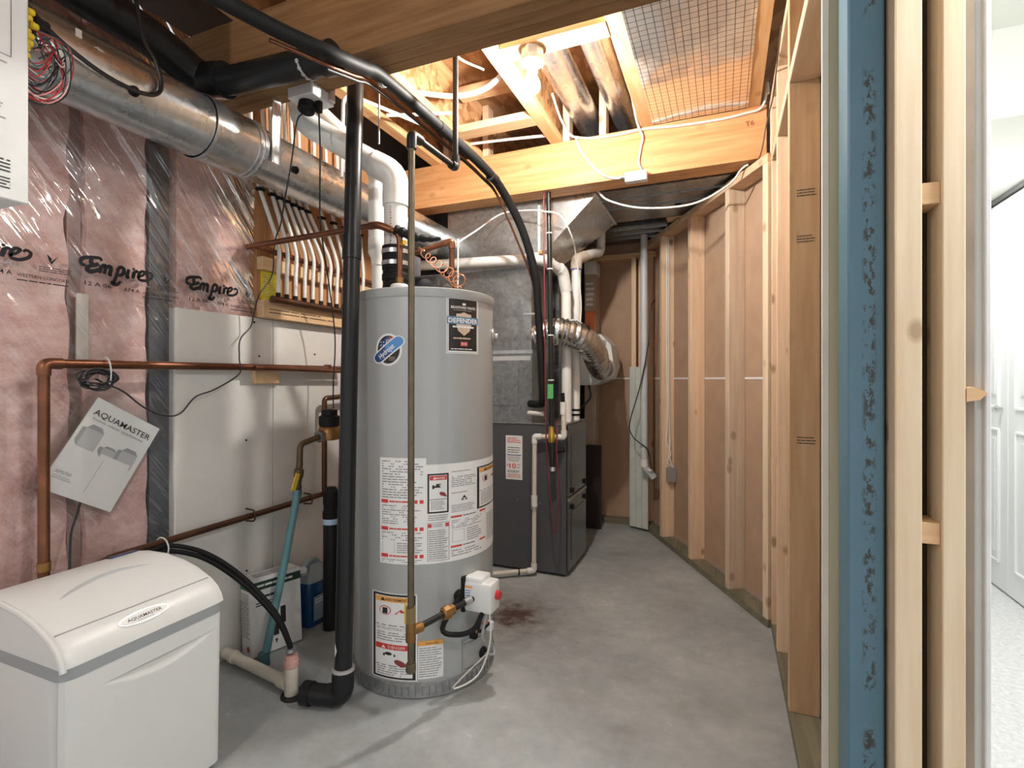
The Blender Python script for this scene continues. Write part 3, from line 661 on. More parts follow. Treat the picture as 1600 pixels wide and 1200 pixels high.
MB().cord([onT(A_(38), .19, .02), onT(A_(40), .22, .03), onT(A_(44), .225, .03), onT(A_(52), .21, .025)], .0035, 6).build('switch_wire', flat('orange_wire', (.55, .2, .12), .4), wh_)
MB().cord([(-.79, 1.68, .29), (-.80, 1.66, .2), onT(A_(56), .12, .03), onT(A_(56), .08, .035), onT(A_(50), .095, .02)], .005, 6).build('igniter_lead', flat('grey_wire', (.4, .41, .41), .4), wh_)
MB().cord([(-.785, 1.69, .285), (-.775, 1.67, .18), (-.80, 1.62, .085), (-.87, 1.57, .055), onT(A_(50), .09, .02)], .0028, 6).build('pilot_lead', CABLE_W, wh_)
MB().cord([(-.80, 1.66, .285), (-.805, 1.64, .23), onT(A_(52), .205, .03)], .005, 6).build('black_lead', BLACK_RUB, wh_)
MB().obox(onT(A_(56), .185, .02), (.012, .012, .017), None, .003).build('connector', WHITE_PL, wh_)
rv = MB().lathe([(.034, 0), (.034, .004), (.022, .008), (.014, .012), (.014, .02)], onT(A_(78), 1.30), (math.cos(A_(78)), math.sin(A_(78)), 0), 16).build('relief_valve', STEEL, wh_)
MB().lathe([(.034, TH + .004), (.034, TH + .02), (.03, TH + .024), (.0, TH + .024)], (-1.115, 1.605, 0), seg=24).build('flue_collar', WHITE_PL, wh_)
bl = MB(); bl.lathe([(.085, 0), (.08, .04), (.06, .07), (.04, .085), (0, .09)], (-1.09, 1.80, TH), seg=28); bl.box(-1.20, -1.02, 1.74, 1.84, TH, TH + .085, bev=.015)
bl.build('vent_blower', flat('blower_black', (.035, .036, .04), .35), wh_)
bx = MB().box(-1.20, -1.145, 1.725, 1.80, TH, TH + .17, bev=.006); bx.build('blower_control_box', flat('blower_grey', (.07, .07, .085), .4), wh_)
MB().lathe([(.02, TH), (.02, TH + .02), (.014, TH + .03)], (-1.078, 1.935, 0), seg=14).build('outlet_nipple', STEEL, wh_)

# ================================================================== PIPES AROUND THE HEATER
def pipe_thing(name, label, cat, pts, r, mat, seg=14, bend=.03, fit=None, fmat=None, fr=1.28, fl_=.03, base=None, part='pipe_run', group=None):
    t = thing(name, label, cat, base or pts[0], group); MB().tube(pts, r, seg, bend).build(part, mat, t)
    for k in (fit or []):
        a = Vector(pts[k]); prv = (Vector(pts[k - 1]) - a).normalized() if k > 0 else None; nx = (Vector(pts[k + 1]) - a).normalized() if k < len(pts) - 1 else None
        P = ([a + prv * fl_] if prv else []) + [a] + ([a + nx * fl_] if nx else []); 
        if len(P) > 1: MB().tube(P, r * fr, seg, bend).build('elbow', fmat or mat, t)
    return t
# drain stack
ab = thing('drain_pipe', 'tall black plastic drain pipe with elbow on the floor beside the water heater', 'pipe', (-1.205, 1.40, 0))
AT = Vector((-1.253, 1.53, 2.42)); AB_ = Vector((-1.205, 1.40, .05))
MB().sweep([AB_ + (AT - AB_) * .02, AT], .0295, 24).build('pipe_run', BLACK_ABS, ab)
c0 = AB_ + (AT - AB_) * .655; MB().sweep([c0 - (AT - AB_) * .018, c0 + (AT - AB_) * .018], .0335, 24).build('coupling', BLACK_ABS, ab)
MB().tube([AB_ + (AT - AB_) * .035, AB_, (-1.255, 1.388, .042)], .037, 20, .04).build('elbow', BLACK_ABS, ab)
MB().tube([(-1.235, 1.392, .042), (-1.335, 1.368, .042)], .034, 20).build('floor_leg', BLACK_ABS, ab)
MB().tube([(-1.315, 1.373, .042), (-1.345, 1.366, .042)], .039, 20).build('hub', BLACK_ABS, ab)
MB().sweep([AB_ + (AT - AB_) * .034, AB_ + (AT - AB_) * .038], .0385, 20).build('glue_ring', flat('grey_ring', (.4, .4, .4), .5), ab)
p = Print(lambda u, v, l: AB_ + (AT - AB_) * (v / 2.37) + Vector((-.35 + u, -.93, 0)).normalized() * (.0298 + l)); p.poly([(-.2, .13), (.25, .155), (-.2, .18)], PAPER, 1); p.build('arrow_sticker', ab)
# horizontal drain under the beam
hp = thing('drain_pipe', 'black plastic drain pipe strapped in front of the brown beam', 'pipe', (-1.35, 1.25, 2.09))
MB().tube([(-1.62, 1.25, 2.152), (-1.12, 1.25, 2.122)], .0445, 24).build('pipe_run', BLACK_ABS, hp); MB().tube([(-1.15, 1.25, 2.123), (-1.11, 1.25, 2.122)], .050, 24).build('hub', BLACK_ABS, hp); MB().tube([(-1.58, 1.25, 2.156), (-1.70, 1.25, 2.178), (-1.70, 1.10, 2.225), (-1.70, -1.0, 2.30)], .058, 24, .1).build('added_dark_run', BLACK_ABS, hp)  # last wide run is added to blacken the dark cavity above the round duct
def strap(parent, c, axis_r, name='perforated_strap'):
    m = MB()
    for k in range(9):
        a = R(-160 + 24 * k); p_ = Vector(c) + Vector((0, math.cos(a), math.sin(a))) * axis_r
        m.lathe([(.007, 0), (.007, .002), (.0035, .0021), (.0035, -.0001)], p_, (0, math.cos(a), math.sin(a)), 10)
        if k: m.obox((p_ + q_) / 2, (.004, .001, (p_ - q_).length / 2), (Vector((1, 0, 0)), Vector((0, math.cos(a), math.sin(a))), (p_ - q_).normalized()))
        q_ = p_
    m.build(name, STEEL, parent)
strap(hp, (-1.215, 1.25, 2.126), .046)
# gas pipe for the heater
gp = thing('gas_pipe', 'weathered iron gas pipe dropping in front of the water heater to its valve', 'pipe', (-.93, 1.40, .187))
MB().tube([(-.93, 1.40, .25), (-.927, 1.40, 1.90)], .0107, 14).build('riser', GAS_OLD, gp)
MB().tube([(-.927, 1.40, 1.87), (-.927, 1.40, 1.917), (-.926, 1.45, 1.917)], .0165, 14, .015).build('elbow', IRON, gp)
MB().tube([(-.926, 1.42, 1.917), (-.922, 1.67, 1.917)], .0107, 14).build('cross_run', IRON, gp)
MB().tube([(-.922, 1.65, 1.917), (-.922, 1.683, 1.917), (-.922, 1.683, 1.96)], .0165, 14, .015).build('elbow', IRON, gp)
MB().tube([(-.922, 1.683, 1.93), (-.922, 1.683, 2.72)], .0107, 14).build('drop', IRON, gp)
MB().cyl((-.93, 1.40, .19), (-.93, 1.40, .27), .0107).build('drip_leg', GAS_OLD, gp); MB().lathe([(.014, 0), (.0165, .004), (.0165, .028), (.013, .03)], (-.93, 1.40, .185), seg=10).build('cap', GAS_OLD, gp)
te = MB(); te.cyl((-.93, 1.40, .285), (-.93, 1.40, .345), .0165); te.cyl((-.93, 1.40, .318), (-.914, 1.439, .318), .016); te.build('tee', BRASS, gp)
MB().lathe([(.0175, 0), (.0175, .05)], (-.93, 1.40, .345), seg=6).build('union', flat('bronze_union', (.30, .22, .10), .4, .7), gp)
MB().tube([(-.925, 1.41, .318), (-.838, 1.66, .335)], .0107, 14).build('nipple', IRON, gp)
nd = (Vector((-.838, 1.66, .335)) - Vector((-.925, 1.41, .318))).normalized(); c = Vector((-.878, 1.545, .327))
MB().lathe([(.015, -.022), (.022, -.016), (.024, .004), (.018, .008), (.018, .026)], c, nd, 8).build('union_nut', BRASS, gp)
MB().lathe([(.012, -.02), (.013, .0), (.012, .012)], (-.846, 1.64, .334), nd, 12).build('galvanised_nipple', STEEL, gp)
box('tag', flat('yellow_tag', (.75, .55, .08), .5), gp, -.955, -.9425, 1.40, 1.402, .335, .40)
# exhaust vents
v1 = thing('vent_pipe', 'thick white plastic exhaust vent rising from the water heater with a large elbow', 'pipe', (-1.177, 1.667, TH))
MB().tube([(-1.177, 1.667, TH + .17), (-1.177, 1.667, 1.86)], .0445, 28).build('riser', WHITE_PVC, v1)
MB().tube([(-1.177, 1.667, 1.80), (-1.177, 1.667, 1.925), (-1.255, 1.625, 1.965)], .0505, 28, .085).build('elbow', WHITE_PVC, v1)
MB().tube([(-1.23, 1.638, 1.953), (-1.49, 1.514, 2.115), (-1.515, 1.514, 2.20), (-1.515, 1.514, 2.715)], .0445, 28, .06).build('sloped_run', WHITE_PVC, v1)
p = Print(lambda u, v, l: Vector((-1.177 + (.0447 + l) * math.cos(A_(-20) + u / .0445), 1.667 + (.0447 + l) * math.sin(A_(-20) + u / .0445), v))); p.lines(-.004, 1.64, .004, 1.79, 14, GREYINK, 1, .6, rag=.5); p.build('pipe_print', v1)
MB().lathe([(.052, 0), (.052, .02), (.047, .024), (.047, .045), (.052, .05), (.052, .07), (.047, .075), (.046, .18)], (-1.177, 1.667, TH + .005 + .0), (0, 0, 1), 28).build('rubber_boot', BLACK_RUB, v1)
for z in (TH + .11, TH + .155): MB().lathe([(.0535, 0), (.0535, .016)], (-1.177, 1.667, z), seg=28).build('hose_clamp', STEEL, v1)
MB().lathe([(.0515, TH + .095), (.0515, TH + .185)], (-1.177, 1.667, 0), seg=28).build('boot_collar', BLACK_RUB, v1)
v2 = thing('vent_pipe', 'thinner white intake vent pipe stepping down behind the large exhaust elbow', 'pipe', (-1.325, 1.748, 1.45))
MB().tube([(-1.325, 1.748, 1.44), (-1.325, 1.748, 1.66)], .021, 20).build('lower_pipe', WHITE_PVC, v2); MB().tube([(-1.325, 1.748, 1.66), (-1.325, 1.748, 1.985), (-1.36, 1.738, 2.035), (-1.60, 1.67, 2.28)], .036, 24, .05).build('upper_pipe', WHITE_PVC, v2)
MB().lathe([(.024, 1.60), (.026, 1.63), (.037, 1.65), (.037, 1.71), (.031, 1.715)], (-1.325, 1.748, 0), seg=24).build('reducer', WHITE_PVC, v2); MB().lathe([(.036, 1.86), (.036, 1.91)], (-1.325, 1.748, 0), seg=24).build('coupling', WHITE_PVC, v2)
# cold and hot copper
cw = thing('copper_pipe', 'copper supply pipe crossing above the white tubing to the heater top', 'pipe', (-1.80, 1.566, 1.68))
MB().tube([(-1.85, 1.565, 1.685), (-1.19, 1.578, 1.706), (-1.115, 1.605, 1.672), (-1.115, 1.605, TH + .02)], .0115, 14, .03).build('pipe_run', COPPER, cw)
MB().tube([(-1.23, 1.577, 1.705), (-1.19, 1.578, 1.706), (-1.145, 1.594, 1.686)], .0145, 12, .02).build('elbow', COPPER, cw); MB().cyl((-1.115, 1.605, TH + .015), (-1.115, 1.605, TH + .05), .015).build('union', BRASS, cw)
MB().cyl((-1.10, 1.598, 1.632), (-1.082, 1.59, 1.632), .010, seg=10).build('yellow_port', BRIGHT_BRASS, cw)
tape = spline([(-1.13, 1.598, 1.686), (-1.095, 1.612, 1.672), (-1.06, 1.635, 1.66), (-1.02, 1.66, 1.655), (-.985, 1.683, 1.66)], 5)
MB().sweep(tape, lambda i, n: .019 * (1 - .8 * (i / n) ** 2) * (1 + .15 * math.sin(i * 2.1)), 10).build('tape_wrap', BLACK_RUB, cw)
hw = thing('copper_pipe', 'short copper outlet pipe on the heater wound with bright ground wire', 'pipe', (-1.078, 1.935, TH))
MB().tube([(-1.078, 1.935, TH + .005), (-1.078, 1.935, 1.722), (-1.22, 1.876, 1.672), (-1.33, 1.83, 1.64)], .0115, 14, .018).build('pipe_run', COPPER, hw)
MB().tube([(-1.078, 1.935, 1.69), (-1.078, 1.935, 1.722), (-1.11, 1.922, 1.712)], .0145, 12, .012).build('elbow', COPPER, hw)
wr_ = []
for i in range(150):
    s = i / 149; th = s * 2 * math.pi * 7.5; b_ = Vector((-1.065, 1.675, 1.615)) * (1 - s) + Vector((-.945, 1.765, 1.505)) * s; rr = .010 + .018 * s
    wr_.append(b_ + Vector((math.cos(th) * rr, .3 * math.cos(th) * rr, math.sin(th) * rr)))
wr_ = spline([(-1.19, 1.878, 1.672), (-1.13, 1.76, 1.66), wr_[0]], 6) + wr_[1:] + spline([wr_[-1], (-.98, 1.84, 1.50), (-1.045, 1.915, 1.515), (-1.067, 1.93, 1.53)], 6)[1:]
MB().sweep(wr_, .0022, 5).build('ground_wire', NEW_COPPER, hw)

# ================================================================== MANIFOLD BOARD
mf = thing('pipe_manifold', 'dark copper manifold with rows of white tubing on wooden cleats', 'manifold', (-1.80, 1.85, 1.40))
cl1 = box('lower_cleat', W_X if False else wood('cleat_wood', (.72, .50, .30), (.58, .37, .2), 1, .4), mf, -1.851, -1.808, 1.613, 2.45, 1.393, 1.47, bev=.002)
p = Print(plane((-1.808, 1.62, 1.41), (0, 1, 0), (0, 0, 1), (1, 0, 0))); p.lines(.02, .0, .42, .028, 2, INK, 1, .25); p.build('pencil_notes', cl1)
box('upper_cleat', wood('cleat_wood', (0, 0, 0), (0, 0, 0), 1), mf, -1.851, -1.815, 1.613, 2.45, 1.60, 1.655, bev=.002)
MB().tube([(-1.785, 1.635, 1.472), (-1.785, 2.45, 1.472)], .0155, 16).build('lower_header', DARK_COPPER, mf)
MB().tube([(-1.80, 1.57, 1.682), (-1.80, 2.45, 1.655)], .0125, 16).build('upper_header', COPPER, mf)
yb = [1.667, 1.713, 1.764, 1.818, 1.869, 1.923, 1.98, 2.03, 2.08, 2.13, 2.18, 2.23]
yu = [1.583, 1.645, 1.684, 1.723, 1.764, 1.802, 1.845, 1.94, 2.02, 2.10, 2.16, 2.22]
for i, (a, b) in enumerate(zip(yb, yu)):
    tb = MB().sweep(spline([(-1.785, a, 1.49), (-1.783, a, 1.60), (-1.778, a - .004, 1.70), (-1.79, (a + b) / 2, 1.82), (-1.80, b, 1.935), (-1.815, b - .02, 2.05), (-1.825, b - .03, 2.41)], 6), .0085, 10).build('tube', PEX, mf)
    MB().cyl((-1.785, a, 1.487), (-1.785, a, 1.503), .0105, seg=12).build('crimp_ring', BLACK_RUB, tb)
    MB().cyl((-1.785, a, 1.478), (-1.785, a, 1.49), .008, seg=10).build('stub', COPPER, tb)
    MB().obox((-1.795, b, 1.925 - .01 * i / 4), (.012, .016, .006), None, .002).build('tube_clip', BLACK_RUB, tb)
box('yellow_notice', flat('yellow_notice', (.78, .68, .02), .5), mf, -1.8505, -1.845, 1.632, 1.716, 1.475, 1.598)
p = Print(plane((-1.845, 1.634, 1.48), (0, 1, 0), (0, 0, 1), (1, 0, 0))); p.lines(.004, .006, .076, .11, 10, GREYINK, 1, .3); p.build('notice_print', mf)

# ================================================================== LEFT WALL THINGS
def film_x(y, z):
    u, v = (y + 2.0) / 3.62, z / 2.42
    return LW + .004 * noise.noise(Vector((u * 9, v * 7, 3))) + .005 * noise.noise(Vector(((u * 2.2 + v * 2.4) * 6, (u - v) * 1.2, 8)))
FY = [-2.0 + 3.2595 * i / 80 for i in range(81)] + [1.2595 + .3515 * i / 10 for i in range(1, 11)]; FZ = [1.3935 * i / 34 for i in range(35)] + [1.3935 + 1.0265 * i / 26 for i in range(1, 27)]
fm = MB(); fv_ = {}
def fvert(i, k):
    if (i, k) not in fv_: fv_[i, k] = fm.bm.verts.new((film_x(FY[i], FZ[k]), FY[i], FZ[k]))
    return fv_[i, k]
for i in range(90):
    for k in range(60):
        if i < 80 or k >= 34: fm.bm.faces.new((fvert(i, k), fvert(i + 1, k), fvert(i + 1, k + 1), fvert(i, k + 1)))
film = tag(fm.build('vapour_barrier', poly_film(), origin=(LW, 0, 0)), 'wrinkled clear plastic vapour barrier with black lettering over pink insulation', 'plastic sheet')
EMPIRE = [(0.008, [(0.059, 0.039), (0.053, 0.047), (0.022, 0.043), (0.005, 0.036), (0.001, 0.024), (0.007, 0.016), (0.015, 0.02)]), (0.0095, [(0.032, 0.042), (0.029, 0.03), (0.038, 0.021), (0.051, 0.029)]), (0.0095, [(0.038, 0.021), (0.022, 0.014), (0.018, 0.004), (0.027, -0.001), (0.041, 0.004), (0.051, 0.011)]), (0.0085, [(0.058, 0.025), (0.052, -0.001)]), (0.0085, [(0.054, 0.014), (0.064, 0.025), (0.071, 0.023), (0.066, -0.001)]), (0.0085, [(0.069, 0.016), (0.08, 0.026), (0.086, 0.022), (0.082, 0.0), (0.088, 0.0)]), (0.0085, [(0.109, 0.027), (0.097, -0.016), (0.089, -0.027), (0.103, -0.029), (0.115, -0.017)]), (0.0085, [(0.103, 0.016), (0.114, 0.03), (0.125, 0.025), (0.121, 0.008), (0.106, 0.001)]), (0.0085, [(0.14, 0.028), (0.134, 0.003), (0.142, 0.002)]), (0.0085, [(0.158, 0.025), (0.152, -0.001)]), (0.007, [(0.155, 0.015), (0.164, 0.026), (0.172, 0.022)]), (0.007, [(0.168, 0.006), (0.185, 0.017), (0.192, 0.028), (0.18, 0.028), (0.171, 0.014), (0.173, 0.0), (0.192, -0.001), (0.211, 0.009), (0.216, 0.023), (0.206, 0.029), (0.199, 0.023)])]
fs = flat('film_ink', (.022, .022, .025), .7, 0, .2)
for y0 in (.62, .96, 1.30, .28, -.06):
    z = 1.470
    p = Print(plane((LW + .011, 0, 0), (0, 1, 0), (0, 0, 1), (1, 0, 0))); [p.stroke([(y0 + a, z + b) for a, b in P_], w_ * 1.45, fs, 1 + .3 * k_) for k_, (w_, P_) in enumerate(EMPIRE)]; p.disc(y0 + .156, z + .032, .0045, .0045, fs, 1, 10)
    p.lines(y0 + .012, z - .018, y0 + .09, z - .003, 2, GREYINK, .5, .25); p.text('WALL', y0 + .12, z - .021, .02, GREYINK, .5, width=.09); p.text('12 A 06', y0 + .012, z - .045, .018, fs, 1, width=.075, bold=.01); p.text('AP4 A', y0 + .125, z - .047, .018, fs, 1, width=.05, bold=.01)
    q = y0 + .235
    p.poly([(q + .02, z + .03), (q + .032, z + .018), (q + .03, z + .008), (q + .05, z + .03), (q + .031, z + .0), (q + .024, z + .012)], fs, 1); p.lines(q, z - .026, q + .085, z - .008, 3, fs, 1, .35); p.text('WESTERN CONCORD', q - .05, z - .048, .013, fs, 1, width=.125, bold=.01); p.lines(q - .05, z - .062, q + .075, z - .054, 1, fs, 1, .4)
    p.build('film_lettering', film)
# alarm panel
al = thing('alarm_panel', 'white metal control panel with printed notices and dangling wires', 'panel', (-1.50, .47, 1.523))
box('door', WHITE_PL, al, -1.462, -1.45, .28, .653, 1.523, 2.30, bev=.003); cs = MB(); cs.box(-1.60, -1.463, .28, .650, 1.524, 1.868, bev=.003); cs.box(-1.532, -1.463, .28, .650, 1.86, 2.42, bev=.003); cs.build('case', WHITE_PL, al)
pl1 = plane((-1.45, .28, 1.523), (0, 1, 0), (0, 0, 1), (1, 0, 0))
p = Print(pl1); p.frame(.05, .315, .342, .50, .0012, INK, 1); p.lines(.08, .36, .31, .48, 6, INK, 1, .3); p.lines(.30, .295, .336, .302, 1, GREYINK, 1); p.build('printed_notice', al)
p = Print(pl1); p.lines(.20, .216, .30, .226, 1, INK, 1, .7, rag=0); p.lines(.12, .165, .338, .21, 6, GREYINK, 1, .4); p.lines(.12, .135, .338, .153, 2, GREYINK, 1, .4); p.build('printed_notice', al)
p = Print(pl1); p.lines(.08, .058, .34, .09, 4, INK, 1, .4, rag=0); p.lines(.08, .022, .34, .05, 4, INK, 1, .4, rag=0); p.build('printed_notice', al)
MB().cyl((-1.53, .59, 1.524), (-1.53, .59, 1.518), .010, seg=10).build('knockout', BLACK_RUB, al)
YEL = flat('yellow_connector', (.85, .65, .02), .4)
for k in range(8): MB().obox((-1.495 + random.uniform(-.01, .01), .668 + random.uniform(0, .014), 1.885 + .014 * k), (.007, .008, .007), None, .003).build('wire_connector', YEL, al)
MB().obox((-1.505, .70, 1.965), (.012, .016, .02), None, .004).build('black_connector', BLACK_RUB, al)
wires = [RED, RED, RED, CABLE_B, CABLE_B, CABLE_B, CABLE_B, CABLE_B, flat('slate_wire', (.10, .13, .15), .4), CABLE_W, flat('pink_wire', (.7, .3, .3), .4), flat('slate_wire', (0, 0, 0))]
for k, mm in enumerate(wires * 2):
    y1 = .675 + random.uniform(0, .02); pk = .70 + random.uniform(0, .045); zl = 1.775 + random.uniform(0, .10)
    MB().cord([(-1.495, y1, 1.885 + random.uniform(0, .10)), (-1.50 + random.uniform(-.01, .03), pk, 1.90 + random.uniform(-.03, .05)), (-1.485, pk + .008, zl + .055), (-1.49, (pk + .665) / 2, zl), (-1.50, .648, zl + random.uniform(-.005, .05))], .0015, 5, 6).build('wire', mm, al)
# black cable lying over the duct
tag(MB().cord([(-1.545, .66, 2.05), (-1.532, .733, 1.985), (-1.522, .82, 1.945), (-1.52, .90, 1.935), (-1.525, .97, 1.95), (-1.53, 1.00, 1.99), (-1.54, .99, 2.06), (-1.56, .96, 2.15), (-1.58, .94, 2.42)], .006, 8, 8).build('black_cable', CABLE_B), 'thick black cable looped over the round duct', 'cable')
# copper loop feeding the softener
sp_ = thing('copper_pipe', 'long level copper pipe turning down behind the water softener', 'pipe', (-1.815, .852, .5))
MB().tube([(-1.77, .852, .525), (-1.815, .852, .525), (-1.815, .852, 1.175), (-1.815, 2.10, 1.181)], .0142, 14, .02).build('pipe_run', COPPER, sp_)
MB().tube([(-1.815, .852, 1.14), (-1.815, .852, 1.175), (-1.815, .895, 1.175)], .0172, 14, .02).build('elbow', COPPER, sp_); MB().cyl((-1.815, .852, .575), (-1.815, .852, .60), .016).build('union', BRASS, sp_)
MB().tube([(-1.815, 2.0, 1.16), (-1.815, 2.0, 1.20)], .017, 10).build('pipe_clip', COPPER, sp_); MB().tube([(-1.79, 1.55, 1.176), (-1.79, 2.10, 1.168)], .0095, 12).build('second_pipe', COPPER, sp_)
blk = tag(MB().box(-1.85, -1.828, 1.585, 1.715, 1.108, 1.165, bev=.003).build('wood_block', W_X), 'small wooden block holding the copper pipe off the white panel', 'block')
lp = thing('copper_pipe', 'low dark copper pipe running along the white panels behind the softener', 'pipe', (-1.815, 1.4, .54))
MB().tube([(-1.77, .955, .538), (-1.815, .955, .538), (-1.815, 1.03, .556), (-1.815, 1.975, .565)], .0125, 14, .02).build('pipe_run', DARK_COPPER, lp)
for y in (1.56, 1.88): MB().tube([(-1.85, y, .586), (-1.802, y, .583), (-1.797, y, .56), (-1.802, y, .538), (-1.85, y, .535)], .0035, 8, .012).build('pipe_clip', DARK_COPPER, lp)
# cords
tag(MB().cord([(-1.395, 1.42, 2.09), (-1.44, 1.43, 2.07), (-1.481, 1.445, 1.94), (-1.543, 1.473, 1.818), (-1.70, 1.60, 1.77), (-1.76, 1.634, 1.74), (-1.76, 1.621, 1.678), (-1.76, 1.611, 1.567), (-1.77, 1.556, 1.478), (-1.79, 1.547, 1.398), (-1.80, 1.54, 1.345), (-1.80, 1.49, 1.288), (-1.79, 1.478, 1.211), (-1.775, 1.465, 1.15), (-1.79, 1.37, 1.09), (-1.80, 1.30, 1.063), (-1.81, 1.25, 1.005), (-1.81, 1.19, 1.002), (-1.81, 1.125, 1.034), (-1.80, 1.055, 1.089), (-1.80, 1.005, 1.114), (-1.79, .97, 1.13)], .0028, 6, 6).build('power_cord', CABLE_B), 'thin black cord drooping from the outlet to the coiled bundle', 'cord')
tag(MB().cord([(-1.35, 1.443, 2.095), (-1.365, 1.465, 2.0), (-1.383, 1.485, 1.918), (-1.445, 1.55, 1.80), (-1.56, 1.68, 1.755), (-1.66, 1.84, 1.55), (-1.68, 1.90, 1.32), (-1.69, 1.90, 1.106), (-1.69, 1.90, .99)], .0032, 6, 6).build('power_cord', CABLE_B), 'thin black cord hanging straight down to the black water meter', 'cord')
cl = MB()
for k in range(9):
    c = Vector((-1.79 + .004 * (k % 3), .975 + random.uniform(-.01, .01), 1.128 + random.uniform(-.008, .008))); P = []
    ry, rz, ph = .05 + random.uniform(-.012, .008), .026 + random.uniform(-.008, .006), random.uniform(-.3, .3)
    for i in range(25): a = 2 * math.pi * i / 24; P.append(c + Vector((.005 * math.sin(3 * a + k), ry * math.cos(a + ph), rz * math.sin(a) + .2 * ry * math.cos(a) * ph)))
    cl.sweep(P, .0028, 6, False)
cl_o = tag(cl.build('cord_bundle', CABLE_B), 'coiled bundle of black cord tied under the copper pipe', 'cord')
MB().sweep([Vector((-1.808 + .028 * math.cos(a), 1.008, 1.148 + .050 * math.sin(a))) for a in [2 * math.pi * i / 20 for i in range(21)]], .0022, 6, False).build('cable_tie', WHITE_PL, cl_o)
tag(MB().cord([(-1.850, .965, .76), (-1.850, .952, .71), (-1.842, .932, .655), (-1.80, .908, .57), (-1.79, .902, .52), (-1.772, .90, .51)], .003, 6).build('power_cord', CABLE_B), 'short black cord below the hanging manual bag', 'cord')
# manual in a clear bag
mn = thing('manual_bag', 'clear plastic bag holding a white softener manual, hung from the copper pipe', 'bag', (-1.838, 1.0, .72))
o = Vector((-1.838, 1.004, 1.071)); uu = (Vector((-1.838, 1.194, .954)) - o); ul = uu.length; uu.normalize(); vv = Vector((0, -uu.z, uu.y)) * -1
if vv.z > 0: vv = -vv
MH = .30
MB().obox(o + uu * ul / 2 + vv * MH / 2, (.003, ul / 2, MH / 2), (Vector((1, 0, 0)), uu, vv)).build('booklet', PAPER, mn)
p = Print(plane(o + Vector((.0032, 0, 0)), uu, -vv, (1, 0, 0)))
p.text('AQUAMASTER', .012, -.052, .026, INK, 1, width=ul - .026, bold=.008); p.text('home water appliances', .02, -.067, .012, GREYINK, 1, width=ul - .05)
LG = flat('pale_grey_print', (.52, .53, .54), .6); MG = flat('mid_grey_print', (.36, .37, .38), .6)
for (u, v, w_, h_) in ((.02, -.155, .055, .06), (.095, -.16, .045, .03), (.15, -.165, .055, .05)):
    p.poly([(u, v), (u + w_, v), (u + w_, v + h_), (u, v + h_)], LG, 1); p.poly([(u, v + h_), (u + w_, v + h_), (u + w_ * .75, v + h_ * 1.25), (u + w_ * .2, v + h_ * 1.25)], MG, 2); p.poly([(u, v), (u - .012, v + .015), (u - .012, v + h_ * .95), (u, v + h_)], MG, 2)
p.poly([(.085, -.29), (.20, -.29), (.20, -.15), (.10, -.15)], PAPER, 3); p.lines(.115, -.28, .118, -.16, 1, LG, 4, .9); p.text('AMS700', .012, -.245, .014, MG, 1); p.lines(.012, -.262, .075, -.25, 2, LG, 1); p.build('cover_print', mn)
BAG = clear_plastic('bag_plastic', (.94, .95, .95), .12)
bg = [o + uu * -.035 + vv * (MH + .012), o + uu * (ul + .008) + vv * (MH + .012), o + uu * (ul + .008) + vv * -.012, o + uu * .12 + vv * -.055, o + uu * -.004 + vv * -.05, o + uu * -.035 + vv * .05]
bm_ = MB(); bm_.face([q + Vector((.006, 0, 0)) for q in bg]); bm_.face([q - Vector((.006, 0, 0)) for q in bg])
for i in range(6): bm_.face([bg[i] + Vector((.006, 0, 0)), bg[(i + 1) % 6] + Vector((.006, 0, 0)), bg[(i + 1) % 6] - Vector((.006, 0, 0)), bg[i] - Vector((.006, 0, 0))])
bm_.build('bag', BAG, mn)
# outlet box with plugs
bd_ = tag(MB().box(-.34, -.06, 3.435, 3.525, 2.165, 2.205, bev=.002).build('wood_block', W_X), 'short wooden block wedged between the two flat trunk ducts', 'block')
ob_ = thing('outlet_box', 'white electrical outlet under the brown beam with black plugs', 'outlet', (-1.38, 1.44, 2.13))
MB().box(-1.44, -1.325, 1.385, 1.495, 2.130, 2.171, bev=.003).build('box_cover', WHITE_PL, ob_); box('bracket', STEEL, ob_, -1.335, -1.315, 1.461, 1.49, 2.14, 2.30, bev=.002)
MB().lathe([(.024, 0), (.030, .008), (.030, .038), (.02, .046)], (-1.39, 1.432, 2.134), (0, -.25, -1), 18).build('power_adapter', BLACK_RUB, ob_)
MB().obox((-1.35, 1.443, 2.112), (.012, .010, .022), None, .004).build('plug', BLACK_RUB, ob_)
# water service: teal pipe, ball valve, meter, black standpipe
ws = thing('water_service', 'teal plastic water line rising from the floor to a brass ball valve', 'pipe', (-1.674, 1.492, 0))
MB().cord([(-1.674, 1.492, 0), (-1.68, 1.53, .12), (-1.695, 1.62, .38), (-1.70, 1.692, .64)], .0155, 16, 8).build('teal_pipe', flat('teal_plastic', (.12, .27, .30), .45), ws)
MB().lathe([(.02, 0), (.024, .006), (.021, .05)], (-1.674, 1.492, .0), seg=16).build('floor_sleeve', flat('teal_sleeve', (.08, .16, .18), .5), ws)
MB().cyl((-1.70, 1.688, .63), (-1.70, 1.69, .652), .019).build('clamp_ring', flat('blue_steel', (.15, .25, .32), .4, .6), ws)
DB = flat('dark_bronze', (.12, .085, .045), .45, .6)
MB().lathe([(.014, 0), (.019, .01), (.014, .03), (.017, .05), (.021, .06), (.021, .085), (.014, .095), (.014, .12)], (-1.70, 1.69, .65), (0, .12, 1), 12).build('ball_valve', DB, ws)
MB().tube([(-1.70, 1.703, .76), (-1.70, 1.706, .845), (-1.70, 1.83, .868)], .013, 14, .025).build('bronze_elbow', DB, ws)
